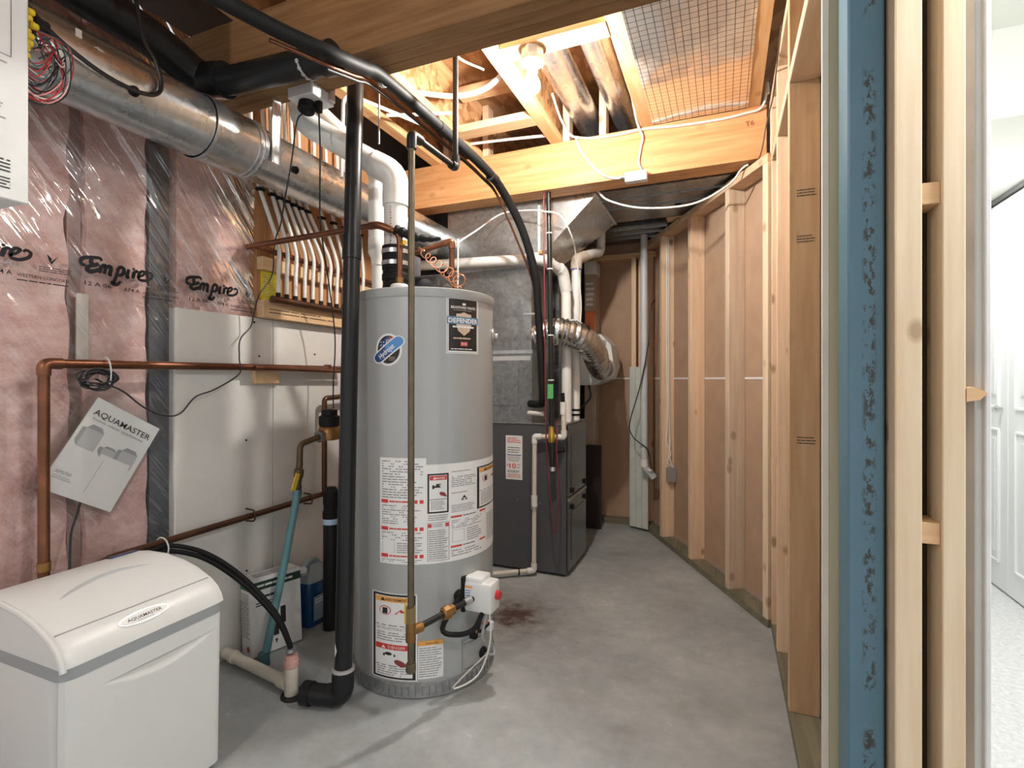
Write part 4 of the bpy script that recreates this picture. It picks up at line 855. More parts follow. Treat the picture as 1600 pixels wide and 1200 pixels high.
MB().obox((-1.685, 1.665, .69), (.003, .012, .038), (Vector((1, 0, 0)), Vector((0, .93, -.36)), Vector((0, .36, .93))), .002).build('yellow_lever', flat('yellow_lever', (.75, .50, .04), .45), ws)
wm = thing('water_meter', 'brass water meter with black register head beside the drain pipe', 'water meter', (-1.70, 1.87, .84))
mt = MB(); mt.lathe([(.03, .845), (.05, .85), (.053, .875), (.048, .90), (.04, .91)], (-1.70, 1.885, 0), seg=24); mt.cyl((-1.70, 1.82, .868), (-1.70, 1.96, .868), .02); mt.build('meter_body', BRASS, wm)
MB().lathe([(.045, .91), (.047, .925), (.047, .955), (.036, .962), (.036, .985), (.0, .99)], (-1.70, 1.885, 0), seg=24).build('register', BLACK_RUB, wm)
MB().cyl((-1.70, 1.815, .868), (-1.70, 1.835, .868), .028, seg=6).build('union_nut', flat('galv_nut', (.25, .25, .25), .4, .7), wm)
mo = thing('copper_pipe', 'copper loop rising behind the water meter and dropping to the low pipe', 'pipe', (-1.80, 1.96, .56))
MB().tube([(-1.80, 1.962, .565), (-1.80, 1.962, 1.035), (-1.80, 2.14, 1.042), (-1.80, 2.14, .80)], .0125, 14, .02).build('pipe_run', DARK_COPPER, mo)
st = thing('black_standpipe', 'black capped plastic tube standing on the floor behind the drain pipe', 'pipe', (-1.62, 1.82, 0))
SX, SY = -1.645, 1.835
MB().cyl((SX, SY, .0), (SX, SY, .49), .035, seg=24).build('tube', BLACK_ABS, st); MB().lathe([(.037, .50), (.037, .53), (.033, .535), (.033, .56), (.035, .57), (.035, .62), (.02, .64), (0, .642)], (SX, SY, 0), seg=20).build('cap', BLACK_RUB, st)
MB().lathe([(.0365, .475), (.0365, .503)], (SX, SY, 0), seg=24).build('blue_band', flat('blue_white_band', (.35, .45, .6), .4, var=.6), st)
# carton and jug
ct = thing('carton', 'white and green printed carton leaning behind the teal pipe', 'box', (-1.79, 1.62, 0))
cx = Vector((.30, .95, 0)).normalized(); cy = Vector((-.95, .30, 0)).normalized(); lean = (Z + cy * .06).normalized(); cc = Vector((-1.765, 1.615, .158))
cyl_ = (cx.cross(lean)).normalized()
MB().obox(cc, (.105, .045, .155), (cx, -cyl_ if cyl_.dot(cy) < 0 else cyl_, lean), .001).build('box_body', PAPER, ct)
nf = (-(cyl_) if cyl_.dot(cy) > 0 else cyl_)
p = Print(plane(cc - cx * .105 - lean * .155 + nf * .045, cx, lean, nf)); GRN = flat('green_ink', (.02, .16, .09), .5)
p.rect(0, .262, .21, .295, flat('dark_green_ink', (.015, .05, .03), .5), 1); p.lines(.02, .27, .19, .287, 1, PAPER, 2, .5); p.lines(.03, .225, .13, .24, 1, INK, 1, .6); p.lines(.02, .195, .15, .215, 2, INK, 1)
for u, v in ((.12, .10), (.09, .06)): p.rect(u, v, u + .022, v + .07, INK, 1); p.poly([(u + .005, v - .015), (u + .017, v - .015), (u + .011, v - .035)], INK, 1)
p.build('front_print', ct)
p = Print(plane(cc - cx * .105 + (-nf) * .045 - lean * .155, nf, lean, -cx)); p.rect(0, .262, .09, .295, GRN, 1); p.disc(.01, .279, .005, .005, PAPER, 2, 10); p.lines(.02, .273, .08, .285, 1, PAPER, 2, .5, rag=0); p.lines(.008, .07, .08, .25, 18, GREYINK, 1); p.build('side_print', ct)
p = Print(plane(cc - cx * .105 + (-nf) * .045 - lean * .155, nf, lean, -cx)); p.disc(.06, .03, .012, .012, REDINK, 1); p.build('red_seal', ct)
p = Print(plane(cc - cx * .105 + lean * .155 + nf * .045, cx, -nf, lean)); p.lines(.03, .012, .19, .075, 5, GREYINK, 1, .5); p.build('top_print', ct)
jg = thing('washer_fluid_jug', 'translucent jug of blue washer fluid with white cap on the floor', 'jug', (-1.765, 1.86, 0))
def jugring(z, s): 
    hx, hy = .05 * s, .078 * s; n = 20; return [(-1.765 + hx * abs(math.cos(a)) ** .6 * (1 if math.cos(a) > 0 else -1), 1.855 + hy * abs(math.sin(a)) ** .6 * (1 if math.sin(a) > 0 else -1), z) for a in [2 * math.pi * i / n for i in range(n)]]
def loft(rings):
    m = MB(); V = [[m.bm.verts.new(p_) for p_ in r_] for r_ in rings]; n = len(V[0])
    for i in range(len(V) - 1):
        for k in range(n): m.bm.faces.new((V[i][k], V[i][(k + 1) % n], V[i + 1][(k + 1) % n], V[i + 1][k]))
    m.bm.faces.new(V[0][::-1]); m.bm.faces.new(V[-1]); return m
loft([jugring(0.002, .9), jugring(.012, 1), jugring(.17, 1), jugring(.20, .93)]).build('blue_fluid', flat('blue_fluid', (.01, .055, .16), .25), jg)
loft([jugring(.2005, .93), jugring(.235, .75), jugring(.262, .5), jugring(.275, .34)]).build('shoulder', flat('cloudy_plastic', (.30, .36, .38), .35), jg)
MB().tube([(-1.765, 1.80, .235), (-1.76, 1.80, .29), (-1.765, 1.86, .297), (-1.765, 1.915, .23)], .011, 10, .02).build('handle', flat('cloudy_plastic', (0, 0, 0)), jg)
MB().lathe([(.017, 0), (.018, .003), (.018, .022), (.0, .024)], (-1.755, 1.782, .252), (.3, -.5, .75), 16).build('cap', WHITE_PL, jg)
p = Print(plane((-1.7135, 1.80, .03), (0, 1, 0), (0, 0, 1), (1, 0, 0))); p.rect(0, 0, .1, .11, flat('pale_blue_print', (.22, .36, .44), .5), 1); p.lines(.008, .075, .092, .10, 2, PAPER, 2, .5); p.lines(.01, .01, .08, .065, 6, GREYINK, 2, .4); p.build('label', jg)
# floor standpipe for the softener drain
fp = thing('floor_drain_pipe', 'short white plastic standpipe and tee in the floor drain', 'pipe', (-1.43, 1.394, 0))
MB().cyl((-1.43, 1.394, -.02), (-1.43, 1.394, .105), .024, seg=20).build('standpipe', CREAM_PVC, fp); MB().lathe([(.024, .10), (.027, .104), (.027, .125), (.024, .128), (.022, .145), (.0, .146)], (-1.43, 1.394, 0), seg=20).build('primer_stained_cap', flat('pink_primer', (.66, .38, .32), .45), fp)
MB().cyl((-1.43, 1.394, .035), (-1.84, 1.455, .035), .0205, seg=18).build('floor_run', CREAM_PVC, fp); MB().cyl((-1.445, 1.396, .035), (-1.49, 1.403, .035), .0255, seg=18).build('tee_hub', CREAM_PVC, fp); MB().cyl((-1.77, 1.445, .035), (-1.79, 1.448, .035), .0245, seg=18).build('coupling', CREAM_PVC, fp)
MB().cyl((-1.418, 1.394, .0), (-1.418, 1.394, .0035), .045, seg=20).build('floor_hole', flat('wet_black', (.01, .01, .01), .3), fp)
hs = thing('drain_hose', 'pair of black hoses arching from the softener into the white standpipe', 'hose', (-1.43, 1.392, .14))
HP = [(-1.770, 1.0, .505), (-1.7895, 1.045, .525), (-1.7895, 1.13, .546), (-1.784, 1.20, .547), (-1.70, 1.27, .508), (-1.586, 1.325, .42), (-1.48, 1.369, .295), (-1.437, 1.39, .19), (-1.43, 1.394, .14)]
for k in range(2):
    MB().cord([(x + .003 * k * min(1, (8 - q) / 3), y - .006 * k * min(1, (8 - q) / 3), z - .0165 * k * min(1, (8 - q) / 3)) for q, (x, y, z) in enumerate(HP)], .0085, 10, 8).build('hose', BLACK_RUB, hs)
MB().cyl((-1.43, 1.391, .155), (-1.43, 1.391, .168), .018, seg=14).build('hose_clamp', STEEL, hs)
MB().sweep([Vector((-1.801 + .034 * math.cos(a), 1.18, .5445 + .034 * math.sin(a))) for a in [2 * math.pi * i / 22 for i in range(23)]], .0025, 6, False).build('cable_tie', WHITE_PL, hs)

# ================================================================== WATER SOFTENER
sf = thing('water_softener', 'white cabinet water softener with rounded lid and grey band', 'water softener', (-1.585, .865, 0))
Y0, Y1, XF, XB = .665, 1.064, -1.35, -1.775
def crescent(u, v, u0, u1, vc0, vc1, sag, th, depth):
    if not u0 < u < u1: return 0
    s = (u - u0) / (u1 - u0); mid = vc0 + (vc1 - vc0) * s + sag * 4 * s * (1 - s); t = th * math.sin(math.pi * s)
    if t < 1e-4: return 0
    d = (v - mid) / t
    if d < -1 or d > 6: return 0
    return depth * math.sin(math.pi * s) * ((d + 1) / 2 if d < 1 else max(0, 1 - (d - 1) / 5))
def rr_section(z, ins):           # rounded rectangle ring in plan
    x0, x1, y0, y1, r = XB + ins, XF - ins, Y0 + ins, Y1 - ins, .03; P = []
    for cx_, cy_, a0 in ((x1 - r, y1 - r, 0), (x0 + r, y1 - r, 90), (x0 + r, y0 + r, 180), (x1 - r, y0 + r, 270)):
        for k in range(6): a = R(a0 + 18 * k); P.append((cx_ + r * math.cos(a), cy_ + r * math.sin(a), z))
    return P
XF0 = XF; XF = XF0 - .022
loft([rr_section(.0, .014), rr_section(.02, .010), rr_section(.455, .0)]).build('cabinet', SOFT_W, sf)
XF = XF0
def front(u, v):
    y = Y0 + .004 + (Y1 - Y0 - .008) * u; e = min(u, 1 - u) * (Y1 - Y0); r = .02; rd_ = r - math.sqrt(max(0, r * r - max(0, r - e) ** 2)); rec = 0
    if .2 < u < .93:
        sn = math.sin(math.pi * (u - .2) / .73); lo = .895 - .075 * sn
        if lo < v < .897: rec = -.016 * sn * (v - lo) / (.897 - lo)
    return (XF + .001 - .009 * (1 - v) - rd_ + rec, y, .02 + .435 * v)
MB().grid(front, 64, 150).build('front_panel', SOFT_W, sf)
loft([rr_section(.455, -.002), rr_section(.482, -.002)]).build('grey_band', BAND, sf)
prof = [(XB, .482), (XB, .562), (-1.765, .572), (-1.73, .584), (-1.68, .592), (-1.60, .594), (-1.52, .584), (-1.46, .569), (-1.40, .544), (-1.372, .524), (-1.355, .502), (-1.349, .482)]
lid = MB(); nY = 40; rows = []
for j in range(nY + 1):
    s = j / nY; y = Y0 + (Y1 - Y0) * s; e = min(s, 1 - s) * (Y1 - Y0); k = 1 - (max(0, 1 - e / .03) ** 2.2) * .06
    row = []
    for (x, z) in prof:
        zz = .482 + (z - .482) * k; xx = x if x < -1.5 else -1.5 + (x + 1.5) * (1 - (1 - k) * .5)
        row.append(lid.bm.verts.new((xx, y, zz)))
    rows.append(row)
for j in range(nY):
    for i in range(len(prof) - 1): lid.bm.faces.new((rows[j][i], rows[j + 1][i], rows[j + 1][i + 1], rows[j][i + 1]))
lid.bm.faces.new(rows[0]); lid.bm.faces.new(rows[-1][::-1])
lid = lid.build('lid', SOFT_W, sf)
MB().sweep([(-1.402, Y0 + .012, .5455), (-1.402, Y1 - .012, .5455)], .0018, 5).build('lid_seam', flat('seam_grey', (.33, .34, .34), .6), lid)
MB().sweep([(x, Y0 + .003, z - .004) for x, z in prof[1:]], .007, 8).build('end_bead', SOFT_W, lid)
def lidz(x):
    for (a, b), (c, d) in zip(prof[1:], prof[2:]):
        if a <= x <= c: return b + (x - a) * (d - b) / (c - a)
    return .55
acc = []
for q in spline([(-1.503, .72, 0), (-1.545, .79, 0), (-1.572, .87, 0), (-1.568, .94, 0), (-1.538, 1.01, 0)], 6): acc.append(Vector((q.x, q.y, lidz(q.x) - .004)))
MB().sweep(acc, lambda i, n: .002 + .008 * math.sin(math.pi * i / (n - 1)), 8).build('lid_groove_shade', flat('groove_shade_grey', (.42, .44, .45), .5), lid)  # grey strip paints in the shade of the lid's curved groove
MB().obox((-1.71, 1.0, .5895), (.010, .038, .002), (Vector((1, 0, .15)).normalized(), Vector((0, 1, 0)), Vector((-.15, 0, 1)).normalized())).build('display_window', flat('blue_display', (.02, .05, .12), .2), lid)
nv = Vector((.62, 0, .60)).normalized(); bo = Vector((-1.3725, .855, .5245)); bv = Vector((-nv.z, 0, nv.x))
p = Print(plane(bo, (0, 1, 0), bv, nv)); p.disc(0, 0, .062, .0165, flat('badge_grey', (.35, .36, .37), .3, .5), 2, 28); p.disc(0, 0, .057, .0135, PAPER, 4, 28); p.text('AQUAMASTER', 0, -.004, .0115, INK, 6, width=.084, align='C', bold=.008); p.lines(-.02, -.010, .02, -.007, 1, GREYINK, 6, .5, rag=0)
p.build('badge', sf)

# ================================================================== FURNACE
fu = thing('furnace', 'dark grey gas furnace cabinet under the galvanised plenum', 'furnace', (-1.2, 3.01, 0))
box('cabinet', FURN, fu, -1.57, -.826, 2.805, 3.222, .015, .868, bev=.003)
for z0, z1, nm in ((.455, .862, 'upper_door'), (.03, .425, 'lower_door')):
    d_ = box(nm, FURN_F, fu, -.826, -.812, 2.82, 3.21, z0, z1, bev=.004); box('raised_panel', FURN_F, d_, -.814, -.807, 2.865, 3.165, z0 + .05, z1 - .06, bev=.004)
    for y in (2.86, 3.15):
        zz = z0 + .03 if nm == 'upper_door' else z1 - .035
        MB().box(-.812, -.80, y, y + .035, zz - .014, zz + .014, bev=.003).build('latch', BLACK_RUB, d_)
box('door_handle_strip', galv('bright_strip', (.6, .58, .54), .3), fu, -.822, -.809, 2.82, 3.21, .43, .45)
box('top_flange', galv('flange', (.5, .5, .5), .35), fu, -1.575, -.822, 2.80, 3.226, .866, .874)
p = Print(plane((-1.197, 2.805, .535), (1, 0, 0), (0, 0, 1), (0, -1, 0))); p.rect(0, 0, .106, .26, PAPER, 0)
p.lines(.008, .215, .098, .25, 3, REDINK, 1, .4); p.lines(.012, .155, .094, .195, 3, INK, 1, .3); p.rect(.008, .142, .098, .147, NAVY, 1); p.lines(.01, .105, .096, .138, 5, GREYINK, 1)
p.text('$', .007, .078, .02, REDINK, 1, width=.011); p.text('10', .023, .066, .042, REDINK, 1, width=.042, bold=.012); p.text('OFF', .070, .083, .016, REDINK, 1, width=.026); p.lines(.070, .066, .098, .076, 1, GREYINK, 1); p.lines(.01, .04, .096, .056, 2, INK, 1, .4); p.lines(.01, .01, .096, .036, 3, REDINK, 1, .4)
p.build('service_label', fu)
for x, z in ((-1.12, .42), (-.98, .41), (-.87, .45)): MB().cyl((x, 2.805, z), (x, 2.801, z), .005, seg=8).build('screw', STEEL, fu)
# PVC vents of the furnace
fv = thing('vent_pipe', 'white plastic furnace vent crossing the plenum then elbowing down', 'pipe', (-.86, 2.9, .87))
MB().tube([(-1.75, 2.74, 1.838), (-.955, 2.745, 1.812), (-.885, 2.92, 1.775), (-.875, 2.98, 1.66), (-.872, 2.98, .865)], .0300, 22, .05).build('pipe_run', WHITE_PVC, fv)
MB().tube([(-1.02, 2.74, 1.813), (-.955, 2.745, 1.812), (-.925, 2.82, 1.797)], .0355, 20, .05).build('elbow', WHITE_PVC, fv); MB().tube([(-.895, 2.895, 1.782), (-.882, 2.93, 1.765), (-.875, 2.98, 1.66)], .0355, 20, .05).build('elbow', WHITE_PVC, fv)
PUR = flat('purple_primer', (.16, .12, .38), .4)
MB().cyl((-.875, 2.98, 1.66), (-.875, 2.98, 1.652), .0325, seg=20).build('primer_ring', PUR, fv); MB().cyl((-1.028, 2.74, 1.813), (-1.02, 2.74, 1.813), .033, seg=20).build('primer_ring', PUR, fv)
MB().cyl((-.955, 2.715, 1.84), (-.935, 2.715, 1.84), .012, seg=8).build('orange_stamp', flat('orange_stamp', (.7, .3, .12), .5), fv)
fv2 = thing('vent_pipe', 'second white furnace vent standing just behind the first and bending back', 'pipe', (-.84, 3.06, .87))
MB().tube([(-.862, 3.13, .865), (-.853, 3.13, 1.88), (-.80, 3.28, 1.945), (-.775, 3.478, 1.995), (-.775, 3.48, 2.42)], .0300, 22, .06).build('pipe_run', WHITE_PVC, fv2); MB().tube([(-.854, 3.13, 1.82), (-.853, 3.13, 1.88), (-.822, 3.217, 1.918)], .0355, 20, .06).build('elbow', flat('tan_elbow', (.55, .47, .38), .45), fv2)  # elbow coloured tan against the white pipe
MB().cyl((-.854, 3.13, 1.82), (-.854, 3.13, 1.811), .033, seg=20).build('primer_ring', PUR, fv2)
for z in (.90, .93): MB().lathe([(.034, 0), (.034, .012)], (-.862, 3.13, z), seg=20).build('rubber_ring', BLACK_RUB, fv2)
# flex duct and humidifier
fx = thing('flex_duct', 'crinkled silver flexible duct curving to the white humidifier', 'duct', (-.85, 3.1, 1.2))
P = spline([(-1.045, 2.915, 1.385), (-.95, 2.862, 1.40), (-.86, 2.852, 1.405), (-.775, 2.93, 1.375), (-.745, 3.12, 1.31), (-.77, 3.38, 1.225), (-.785, 3.56, 1.20)], 22)
MB().sweep(P, lambda i, n: .076 + .004 * math.sin(i * 1.35) + .0015 * math.sin(i * 5.1), 30).build('flex_hose', FLEXM, fx)
MB().sweep([(-1.05, 2.917, 1.384), (-1.0, 2.892, 1.392)], .082, 28).build('collar', GALV, fx)
hb = thing('humidifier', 'white plastic bypass humidifier fed by the silver flex duct', 'humidifier', (-.83, 3.8, 1.09))
MB().prism([(-1.0, 1.085), (-.86, 1.085), (-.745, 1.13), (-.715, 1.22), (-.735, 1.37), (-.81, 1.45), (-1.0, 1.45)], 1, 3.62, 3.855).build('housing', flat('humidifier_white', (.70, .70, .68), .4), hb)
MB().prism([(-.95, 1.10), (-.87, 1.10), (-.775, 1.14), (-.755, 1.22), (-.77, 1.35), (-.83, 1.42), (-.95, 1.42)], 1, 3.60, 3.621).build('front_cover', WHITE_PL, hb)
MB().sweep([(-.79, 3.54, 1.205), (-.785, 3.615, 1.195)], .084, 28).build('inlet_collar', WHITE_PL, hb); box('mounting_plate', GALV, hb, -1.02, -.99, 3.62, 3.85, 1.08, 1.5)
p = Print(plane((-.80, 3.62, 1.37), (1, 0, 0), (0, 0, 1), (0, -1, 0))); p.rect(.005, 0, .032, .035, GREYINK, 1); p.build('small_logo', hb)
tag(MB().cord([(-.90, 3.64, 1.09), (-.88, 3.61, 1.0), (-.91, 3.5, .94), (-.94, 3.25, .90)], .006, 8, 8).build('humidifier_hose', CABLE_B), 'black drain tube curving under the white humidifier', 'hose')
tag(MB().cord([(-.95, 3.59, 1.47), (-.86, 3.59, 1.45), (-.79, 3.58, 1.37), (-.81, 3.58, 1.31)], .004, 6, 8).build('humidifier_cable', CABLE_B), 'dark cable clipped over the white humidifier', 'cable')
fk = thing('filter_carton', 'tall narrow carton with orange print leaning by the far stud', 'box', (-.93, 3.93, 0.9))
box('carton_body', flat('carton_tan', (.46, .36, .28), .7), fk, -.985, -.90, 3.86, 3.99, .03, 1.95); p = Print(plane((-.985, 3.86, .03), (1, 0, 0), (0, 0, 1), (0, -1, 0))); p.rect(.0, 1.45, .085, 1.62, flat('orange_print', (.62, .16, .06), .5), 1); p.lines(.01, 1.65, .075, 1.85, 5, PAPER, 1); p.build('carton_print', fk)
box('foam_cap', WHITE_PL, fk, -.99, -.895, 3.855, 3.992, 1.93, 2.03, bev=.006)
tag(MB().box(-.965, -.848, 3.80, 3.83, .0, .63, bev=.003).build('dark_board', flat('dark_brown_board', (.035, .024, .02), .45)), 'dark brown board standing on edge beside the furnace', 'board')
# gas line and refrigerant lines to the furnace
gl = thing('gas_pipe', 'black gas pipe dropping from the orange beam to the furnace valve', 'pipe', (-.88, 2.74, .62))
MB().tube([(-.902, 2.724, 2.178), (-.885, 2.724, .95)], .0135, 14).build('riser', IRON, gl); MB().tube([(-.885, 2.724, .86), (-.88, 2.724, .625)], .0135, 14).build('drip_leg', IRON, gl)
MB().lathe([(.015, 0), (.020, .01), (.020, .05), (.015, .06), (.015, .09)], (-.885, 2.724, .775), seg=12).build('gas_valve', BRIGHT_BRASS, gl); MB().cyl((-.885, 2.724, .87), (-.885, 2.724, .95), .0165).build('union', IRON, gl); MB().cyl((-.882, 2.724, .69), (-.882, 2.724, .76), .0185).build('tee', IRON, gl)
MB().cyl((-.88, 2.724, .618), (-.88, 2.724, .64), .0185, seg=8).build('cap', STEEL, gl); MB().tube([(-.882, 2.724, .725), (-.84, 2.81, .725)], .0135, 12).build('furnace_nipple', IRON, gl)
for z in (1.94, 1.74, 1.37, 1.12): MB().lathe([(.0185, 0), (.0185, .006)], (-.889 - .0128 * (z - 1.3), 2.724, z), seg=10).build('cable_tie', WHITE_PL, gl)
box('green_tag', flat('green_tape', (.10, .45, .14), .5), gl, -.903, -.870, 2.7075, 2.7115, 1.02, 1.10)
tag(MB().cord([(-.925, 2.712, 2.178), (-.925, 2.705, 2.05), (-.918, 2.702, 1.5), (-.913, 2.702, 1.0), (-.908, 2.702, .75), (-.885, 2.702, .45), (-.862, 2.702, .285), (-.845, 2.702, .33), (-.838, 2.705, .55), (-.852, 2.712, .75), (-.858, 2.752, .90)], .0038, 8, 8).build('thermostat_wire', flat('dark_red_wire', (.17, .02, .03), .45)), 'red thermostat wire looping down the furnace side', 'cable')
ls = thing('refrigerant_line', 'black insulated refrigerant line sweeping under both beams to the plenum', 'pipe', (-1.05, 2.0, 2.1))
LS = [(-1.17, .86, 2.075), (-1.09, 1.02, 2.055), (-1.035, 1.16, 2.06), (-1.045, 1.30, 2.105), (-1.056, 1.42, 2.14), (-1.055, 1.815, 2.145), (-1.042, 2.20, 2.125), (-1.03, 2.40, 2.07), (-.99, 2.55, 1.92), (-.955, 2.65, 1.70), (-.955, 2.70, 1.50), (-.95, 2.735, 1.25), (-.945, 2.745, 1.02), (-.975, 2.78, .985), (-1.05, 2.82, .985)]
MB().cord(LS, .0215, 16, 8).build('insulation', BLACK_RUB, ls)
MB().cord([(x - .028, y - .005, z - .022) for x, y, z in LS[1:8]] + [(-.985, 2.66, 1.70), (-.972, 2.70, 1.56), (-.972, 2.74, 1.50)], .0058, 8, 8).build('copper_line', NEW_COPPER if False else COPPER, ls)
MB().cord([(x - .030, y + .012, z - .030) for x, y, z in LS[2:8]] + [(-.99, 2.68, 1.72)], .004, 6, 8).build('control_wire', CABLE_B, ls)
for (x, y, z) in ((-1.055, 1.815, 2.145), (-1.038, 2.27, 2.11)): MB().sweep([(x, y - .03, z), (x, y + .035, z)], .0235, 14).build('insulation_joint', BLACK_RUB, ls)
strap(ls, (-1.062, 1.43, 2.141), .024); MB().box(-1.04, -.95, 2.69, 2.72, 1.49, 1.50).build('pipe_clip', STEEL, ls); MB().obox((-.962, 2.745, 1.44), (.014, .014, .04), None, .004).build('service_valve', BLACK_RUB, ls)
# condensate drain
cdp = thing('condensate_drain', 'white plastic condensate pipe stepping down the furnace side to the floor', 'pipe', (-1.0, 2.75, 0))
MB().tube([(-1.058, 2.826, .93), (-.955, 2.775, .93)], .0135, 14).build('coil_stub', WHITE_PVC, cdp)
MB().tube([(-.83, 2.765, 1.0), (-.825, 2.765, .803), (-1.0, 2.765, .80), (-1.004, 2.765, .032), (-1.30, 2.56, .028)], .0135, 14, .01).build('pipe_run', CREAM_PVC, cdp)
for P_ in ([(-.825, 2.765, .84), (-.825, 2.765, .803), (-.865, 2.765, .802)], [(-.96, 2.765, .80), (-1.0, 2.765, .80), (-1.0, 2.765, .76)], [(-1.004, 2.765, .07), (-1.004, 2.765, .032), (-1.037, 2.742, .031)], [(-.83, 2.765, .93), (-.83, 2.765, 1.0)]): MB().tube(P_, .0175, 14, .012).build('elbow', WHITE_PVC, cdp)
MB().cyl((-1.002, 2.765, .40), (-1.002, 2.765, .46), .0185).build('coupling', WHITE_PVC, cdp); MB().cyl((-1.003, 2.765, .385), (-1.003, 2.765, .393), .021).build('pipe_clamp', STEEL, cdp); MB().cyl((-1.075, 2.716, .03), (-1.081, 2.712, .03), .0185).build('black_ring', BLACK_RUB, cdp)
MB().tube([(-.83, 2.765, 1.0), (-.835, 2.77, 1.05)], .011, 12).build('black_tube', BLACK_RUB, cdp)

# ================================================================== FAR CORNER
vp_ = thing('vacuum_pipe', 'pale grey plastic pipe standing in the far wall corner', 'pipe', (-.524, 3.84, .44))
MB().tube([(-.527, 3.773, 2.168), (-.527, 3.773, .50), (-.492, 3.785, .46), (-.462, 3.795, .42)], .026, 18, .03).build('pipe_run', flat('pale_grey_pipe', (.58, .60, .61), .4), vp_); MB().cyl((-.527, 3.773, .50), (-.527, 3.773, .55), .031).build('coupling', WHITE_PVC, vp_); MB().lathe([(.012, 0), (.012, .03)], (-.497, 3.765, .475), (1, -.6, 0), 10).build('port', WHITE_PVC, vp_)
sb = thing('siding_panel', 'pale grooved vinyl panel leaning in the corner behind the grey pipe', 'panel', (-.55, 3.95, 0))
a0, b0 = Vector((-.655, 3.925, .0)), Vector((-.505, 3.86, .0)); uh = (b0 - a0).normalized(); nh = Vector((uh.y, -uh.x, 0))
for i in range(3): MB().obox(a0 + uh * (.026 + .053 * i) + Z * .62 - nh * 0, (.025, .006, .60), (uh, nh, Z), .003).build('plank', flat('pale_green_vinyl', (.60, .63, .58), .5), sb)
tag(MB().cord([(-.452, 3.79, 1.70), (-.48, 3.752, 1.63), (-.49, 3.733, 1.40), (-.545, 3.722, 1.09), (-.62, 3.718, .815), (-.60, 3.72, .72), (-.556, 3.725, .677), (-.50, 3.738, .63), (-.482, 3.75, .55), (-.476, 3.752, .48)], .004, 6, 8).build('black_cable', CABLE_B), 'thin black cable looping down beside the pale corner pipe', 'cable')
sw = thing('switch_box', 'grey electrical box with twisted white cables on a wall stud', 'electrical box', (-.36, 3.62, .44))
s0 = P1 + U * .455 + NRM * .03
MB().obox(s0 + U * .02 + NRM * .028 + Z * .47, (.022, .03, .05), (U, NRM, Z), .004).build('box_body', flat('box_grey', (.36, .36, .35), .45, .4), sw)
for k, off in enumerate((.0, .012)):
    MB().cord([s0 + U * .002 + NRM * (.005 + off) + Z * 2.10, s0 + U * .004 + NRM * (.004 + off) + Z * 1.4, s0 + U * .004 + NRM * (.008 + off) + Z * .85, s0 + U * .01 + NRM * (.0 + off * 2) + Z * .70, s0 + U * .02 + NRM * (.025 - off) + Z * .62, s0 + U * .02 + NRM * (.0 + off * 2) + Z * .56, s0 + U * .02 + NRM * .045 + Z * .52], .0045, 6, 8).build('cable', CABLE_W, sw)
tag(MB().sweep([P1 + U * (LEN - .07) + NRM * .05 + Vector((.02 * math.cos(a), -.01 * math.cos(a), 1.31 + .022 * math.sin(a))) for a in [R(40) + 2 * math.pi * .8 * i / 16 for i in range(17)]], .003, 6).build('wire_loop', CABLE_W), 'small white loop of wire poking out near the last diagonal stud', 'wire')

# ================================================================== CEILING CABLES, BOX AND LAMP
jb = thing('junction_box', 'white metal junction box screwed to the bottom of the orange beam', 'electrical box', (-.41, 2.66, 2.14))
MB().box(-.465, -.355, 2.635, 2.679, 2.135, 2.185, bev=.003).build('box_body', flat('box_white', (.70, .71, .70), .4, .2), jb); MB().lathe([(.014, 0), (.014, .01), (.011, .012), (.011, .025)], (-.465, 2.665, 2.172), (-1, 0, .1), 12).build('cable_clamp', STEEL, jb); MB().lathe([(.012, 0), (.012, .012)], (-.385, 2.665, 2.185), seg=12).build('cable_clamp', STEEL, jb)
for x in (-.44, -.41, -.38): MB().cyl((x, 2.636, 2.155), (x, 2.633, 2.155), .003, seg=8).build('knockout', GREYINK, jb)
def cable(label, pts, r=.0045, mat=CABLE_W, cat='cable', name='white_cable', n=8): return tag(MB().cord(pts, r, 6, n).build(name, mat), label, cat)
cable('white cable draped along the top of the orange beam to the wall', [(-.792, 2.45, 2.56), (-.79, 2.58, 2.50), (-.76, 2.655, 2.442), (-.72, 2.669, 2.423), (-.63, 2.672, 2.405), (-.5, 2.672, 2.40), (-.38, 2.672, 2.405), (-.2, 2.673, 2.39), (.0, 2.673, 2.385), (.10, 2.672, 2.392), (.155, 2.667, 2.396), (.176, 2.655, 2.415), (.184, 2.64, 2.45), (.188, 2.625, 2.49), (.190, 2.60, 2.43)], .006)
cable('white cable curving down the orange beam face to the junction box', [(-.73, 2.667, 2.42), (-.71, 2.672, 2.36), (-.65, 2.673, 2.27), (-.58, 2.672, 2.20), (-.52, 2.670, 2.175), (-.48, 2.667, 2.172)], .0055)
cable('white cable rising from the junction box over the orange beam', [(-.385, 2.665, 2.195), (-.40, 2.668, 2.24), (-.39, 2.671, 2.31), (-.38, 2.664, 2.36), (-.395, 2.659, 2.405), (-.405, 2.655, 2.435), (-.412, 2.62, 2.475), (-.415, 2.55, 2.52)], .0055)
cable('white cable sagging below the trunk duct behind the orange beam', [(-.65, 2.823, 2.18), (-.58, 2.805, 2.11), (-.40, 2.80, 2.045), (-.15, 2.79, 2.03), (.02, 2.76, 2.09), (.08, 2.735, 2.15), (.103, 2.725, 2.1632), (.113, 2.720, 2.1634)], .0055)
cable('white cable tracing the top plate of the angled wall', [(.15, 2.72, 2.1590), (.05, 2.90, 2.1590), (-.115, 3.2, 2.1590), (-.235, 3.42, 2.1590)], .004)
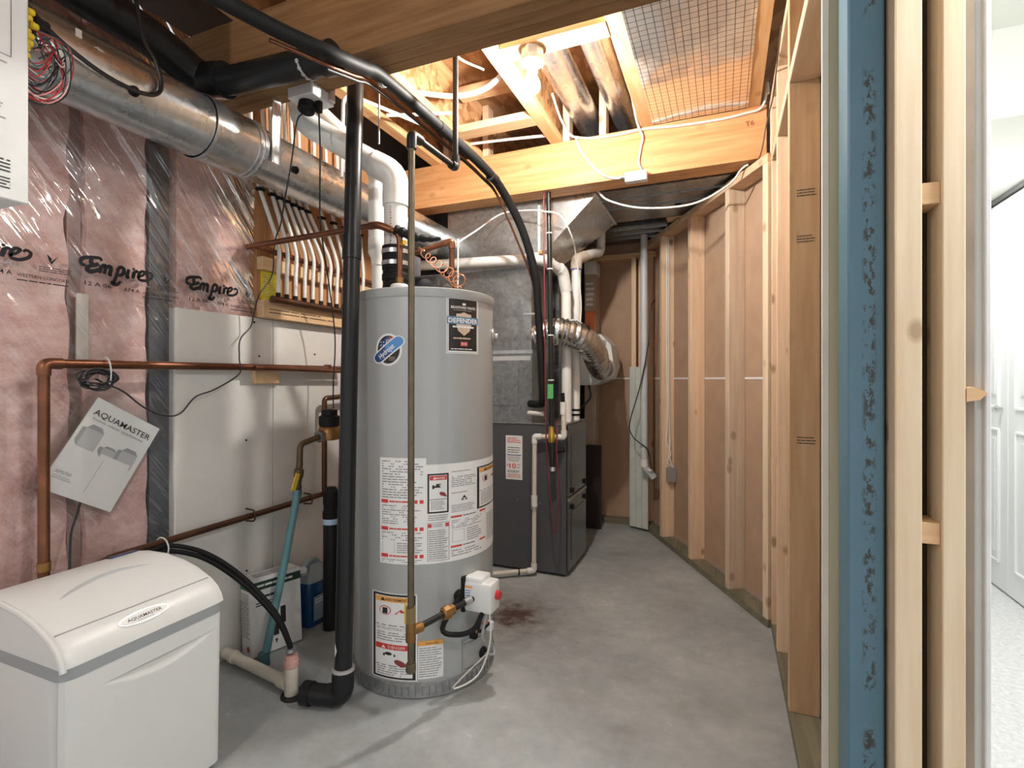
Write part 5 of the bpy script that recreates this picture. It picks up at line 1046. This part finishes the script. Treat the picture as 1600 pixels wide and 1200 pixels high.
cable('thin dark wire dangling down the right wall studs', [(.196, 2.10, 2.42), (.196, 2.30, 2.36), (.196, 2.45, 2.33), (.192, 2.56, 2.33), (.18, 2.60, 2.28), (.165, 2.645, 2.19), (.145, 2.70, 2.163), (.095, 2.79, 2.1585), (-.015, 2.98, 2.1582)], .003, flat('brown_wire', (.10, .06, .05), .5), 'wire', 'dark_wire')
cable('white thermostat cable strung across the plenum front', [(-1.09, 2.0, 1.73), (-1.20, 2.4, 1.90), (-1.19, 2.73, 2.09), (-1.0, 2.70, 2.078), (-.91, 2.686, 2.055), (-.83, 2.70, 2.03), (-.78, 2.75, 1.93), (-.79, 2.90, 1.83), (-.79, 3.0, 1.60), (-.80, 3.02, 1.45)], .0045)
cable('white cable dropping from the thermostat line to the heater top', [(-1.060, 1.958, 1.735), (-1.060, 1.957, 1.66), (-1.06, 1.955, 1.56), (-1.06, 1.95, 1.475)], .004)
cable('thick white plastic tube bridging the joists near the gas pipe', [(-1.32, 2.05, 2.47), (-1.15, 2.10, 2.445), (-1.0, 2.12, 2.46), (-.87, 2.10, 2.53), (-.84, 2.08, 2.56)], .0125, PEX, 'tube', 'white_tube')
cable('white plastic tube bending under the joist beside the drain stack', [(-1.525, 1.765, 2.0), (-1.522, 1.77, 2.25), (-1.525, 1.785, 2.35), (-1.50, 1.83, 2.372), (-1.42, 1.95, 2.36), (-1.33, 2.10, 2.345)], .0085, PEX, 'tube', 'white_tube')
cable('white plastic tube lying across the joist bottoms behind the drain stack', [(-1.50, 2.05, 2.40), (-1.36, 2.12, 2.41), (-1.2, 2.15, 2.40)], .0085, PEX, 'tube', 'white_tube')
cable('white cable hanging loose in the joist bay beside the gas drop', [(-1.12, 1.75, 2.66), (-1.10, 1.80, 2.58), (-1.06, 1.95, 2.52), (-.98, 2.05, 2.50)], .005)
cable('white plastic tube curving down into the joist bay beside the beam', [(-1.24, 1.55, 2.70), (-1.23, 1.62, 2.60), (-1.19, 1.75, 2.50), (-1.14, 1.86, 2.46)], .009, PEX, 'tube', 'white_tube')
for lab, c in (('thin white cable lying over the joist bay toward the far wall', [(-1.30, 2.55, 2.44), (-1.1, 2.60, 2.45), (-.87, 2.62, 2.44)]), ('short white tube stub beside the lamp holder', [(-.787, 1.70, 2.62), (-.787, 1.90, 2.52), (-.787, 2.0, 2.505), (-.787, 2.105, 2.52)])): cable(lab, c, .008)
hstrap = tag(MB().box(-1.208, -1.202, 1.5985, 1.6015, 2.02, 2.721).build('hanger_strap', STEEL), 'thin perforated steel strap hanging beside the black drain stack', 'strap')
def lamp(name, label, c, strength, holder=True):
    t = thing('light_bulb', label, 'lamp', c); c = Vector(c)
    em = NT('bulb_glass_' + name); em.b.inputs['Base Color'].default_value = (1, 1, 1, 1); em.b.inputs['Emission Color'].default_value = (1.0, .955, .89, 1); em.b.inputs['Emission Strength'].default_value = strength
    MB().lathe([(.0, -.062), (.014, -.060), (.025, -.05), (.031, -.034), (.030, -.018), (.022, .0), (.015, .012), (.014, .02)], c, seg=16).build('bulb', em.m, t)
    MB().lathe([(.016, .015), (.02, .02), (.024, .05), (.045, .058), (.048, .075), (.0, .076)], c, seg=20).build('lamp_holder', WHITE_PL, t)
    MB().lathe([(.045, .076), (.045, .11), (.0, .111)], c, seg=8).build('ceiling_box', STEEL, t); return t
l1 = lamp('a', 'bare glowing light bulb in a white holder beside the round branch ducts', (-.69, 1.88, 2.305), BULB_1)
l2 = lamp('b', 'bare light bulb further back in the basement ceiling', (-.97, -1.2, 2.40), BULB_2); box('bracket', STEEL, l2, -1.33, -.845, -1.22, -1.18, 2.505, 2.515)
def dome(label, c, strength):  # added lamps, out of view, that brighten the hallway
    t = thing('added_hall_light', label, 'lamp', c); em = NT('dome_glass'); em.b.inputs['Emission Color'].default_value = (1, .98, .95, 1); em.b.inputs['Emission Strength'].default_value = strength
    MB().lathe([(0, -.07), (.06, -.062), (.11, -.04), (.14, -.012)], c, seg=28).build('dome', em.m, t); MB().lathe([(.145, -.014), (.15, -.012), (.15, 0)], c, seg=28).build('pan', WHITE_PL, t)
dome('unseen dome light added on the near hallway ceiling to brighten it', (.95, 1.1, 2.42), HALL_1); dome('unseen dome light added under the hallway bulkhead to brighten the door', (.95, 3.1, 2.09), HALL_2)
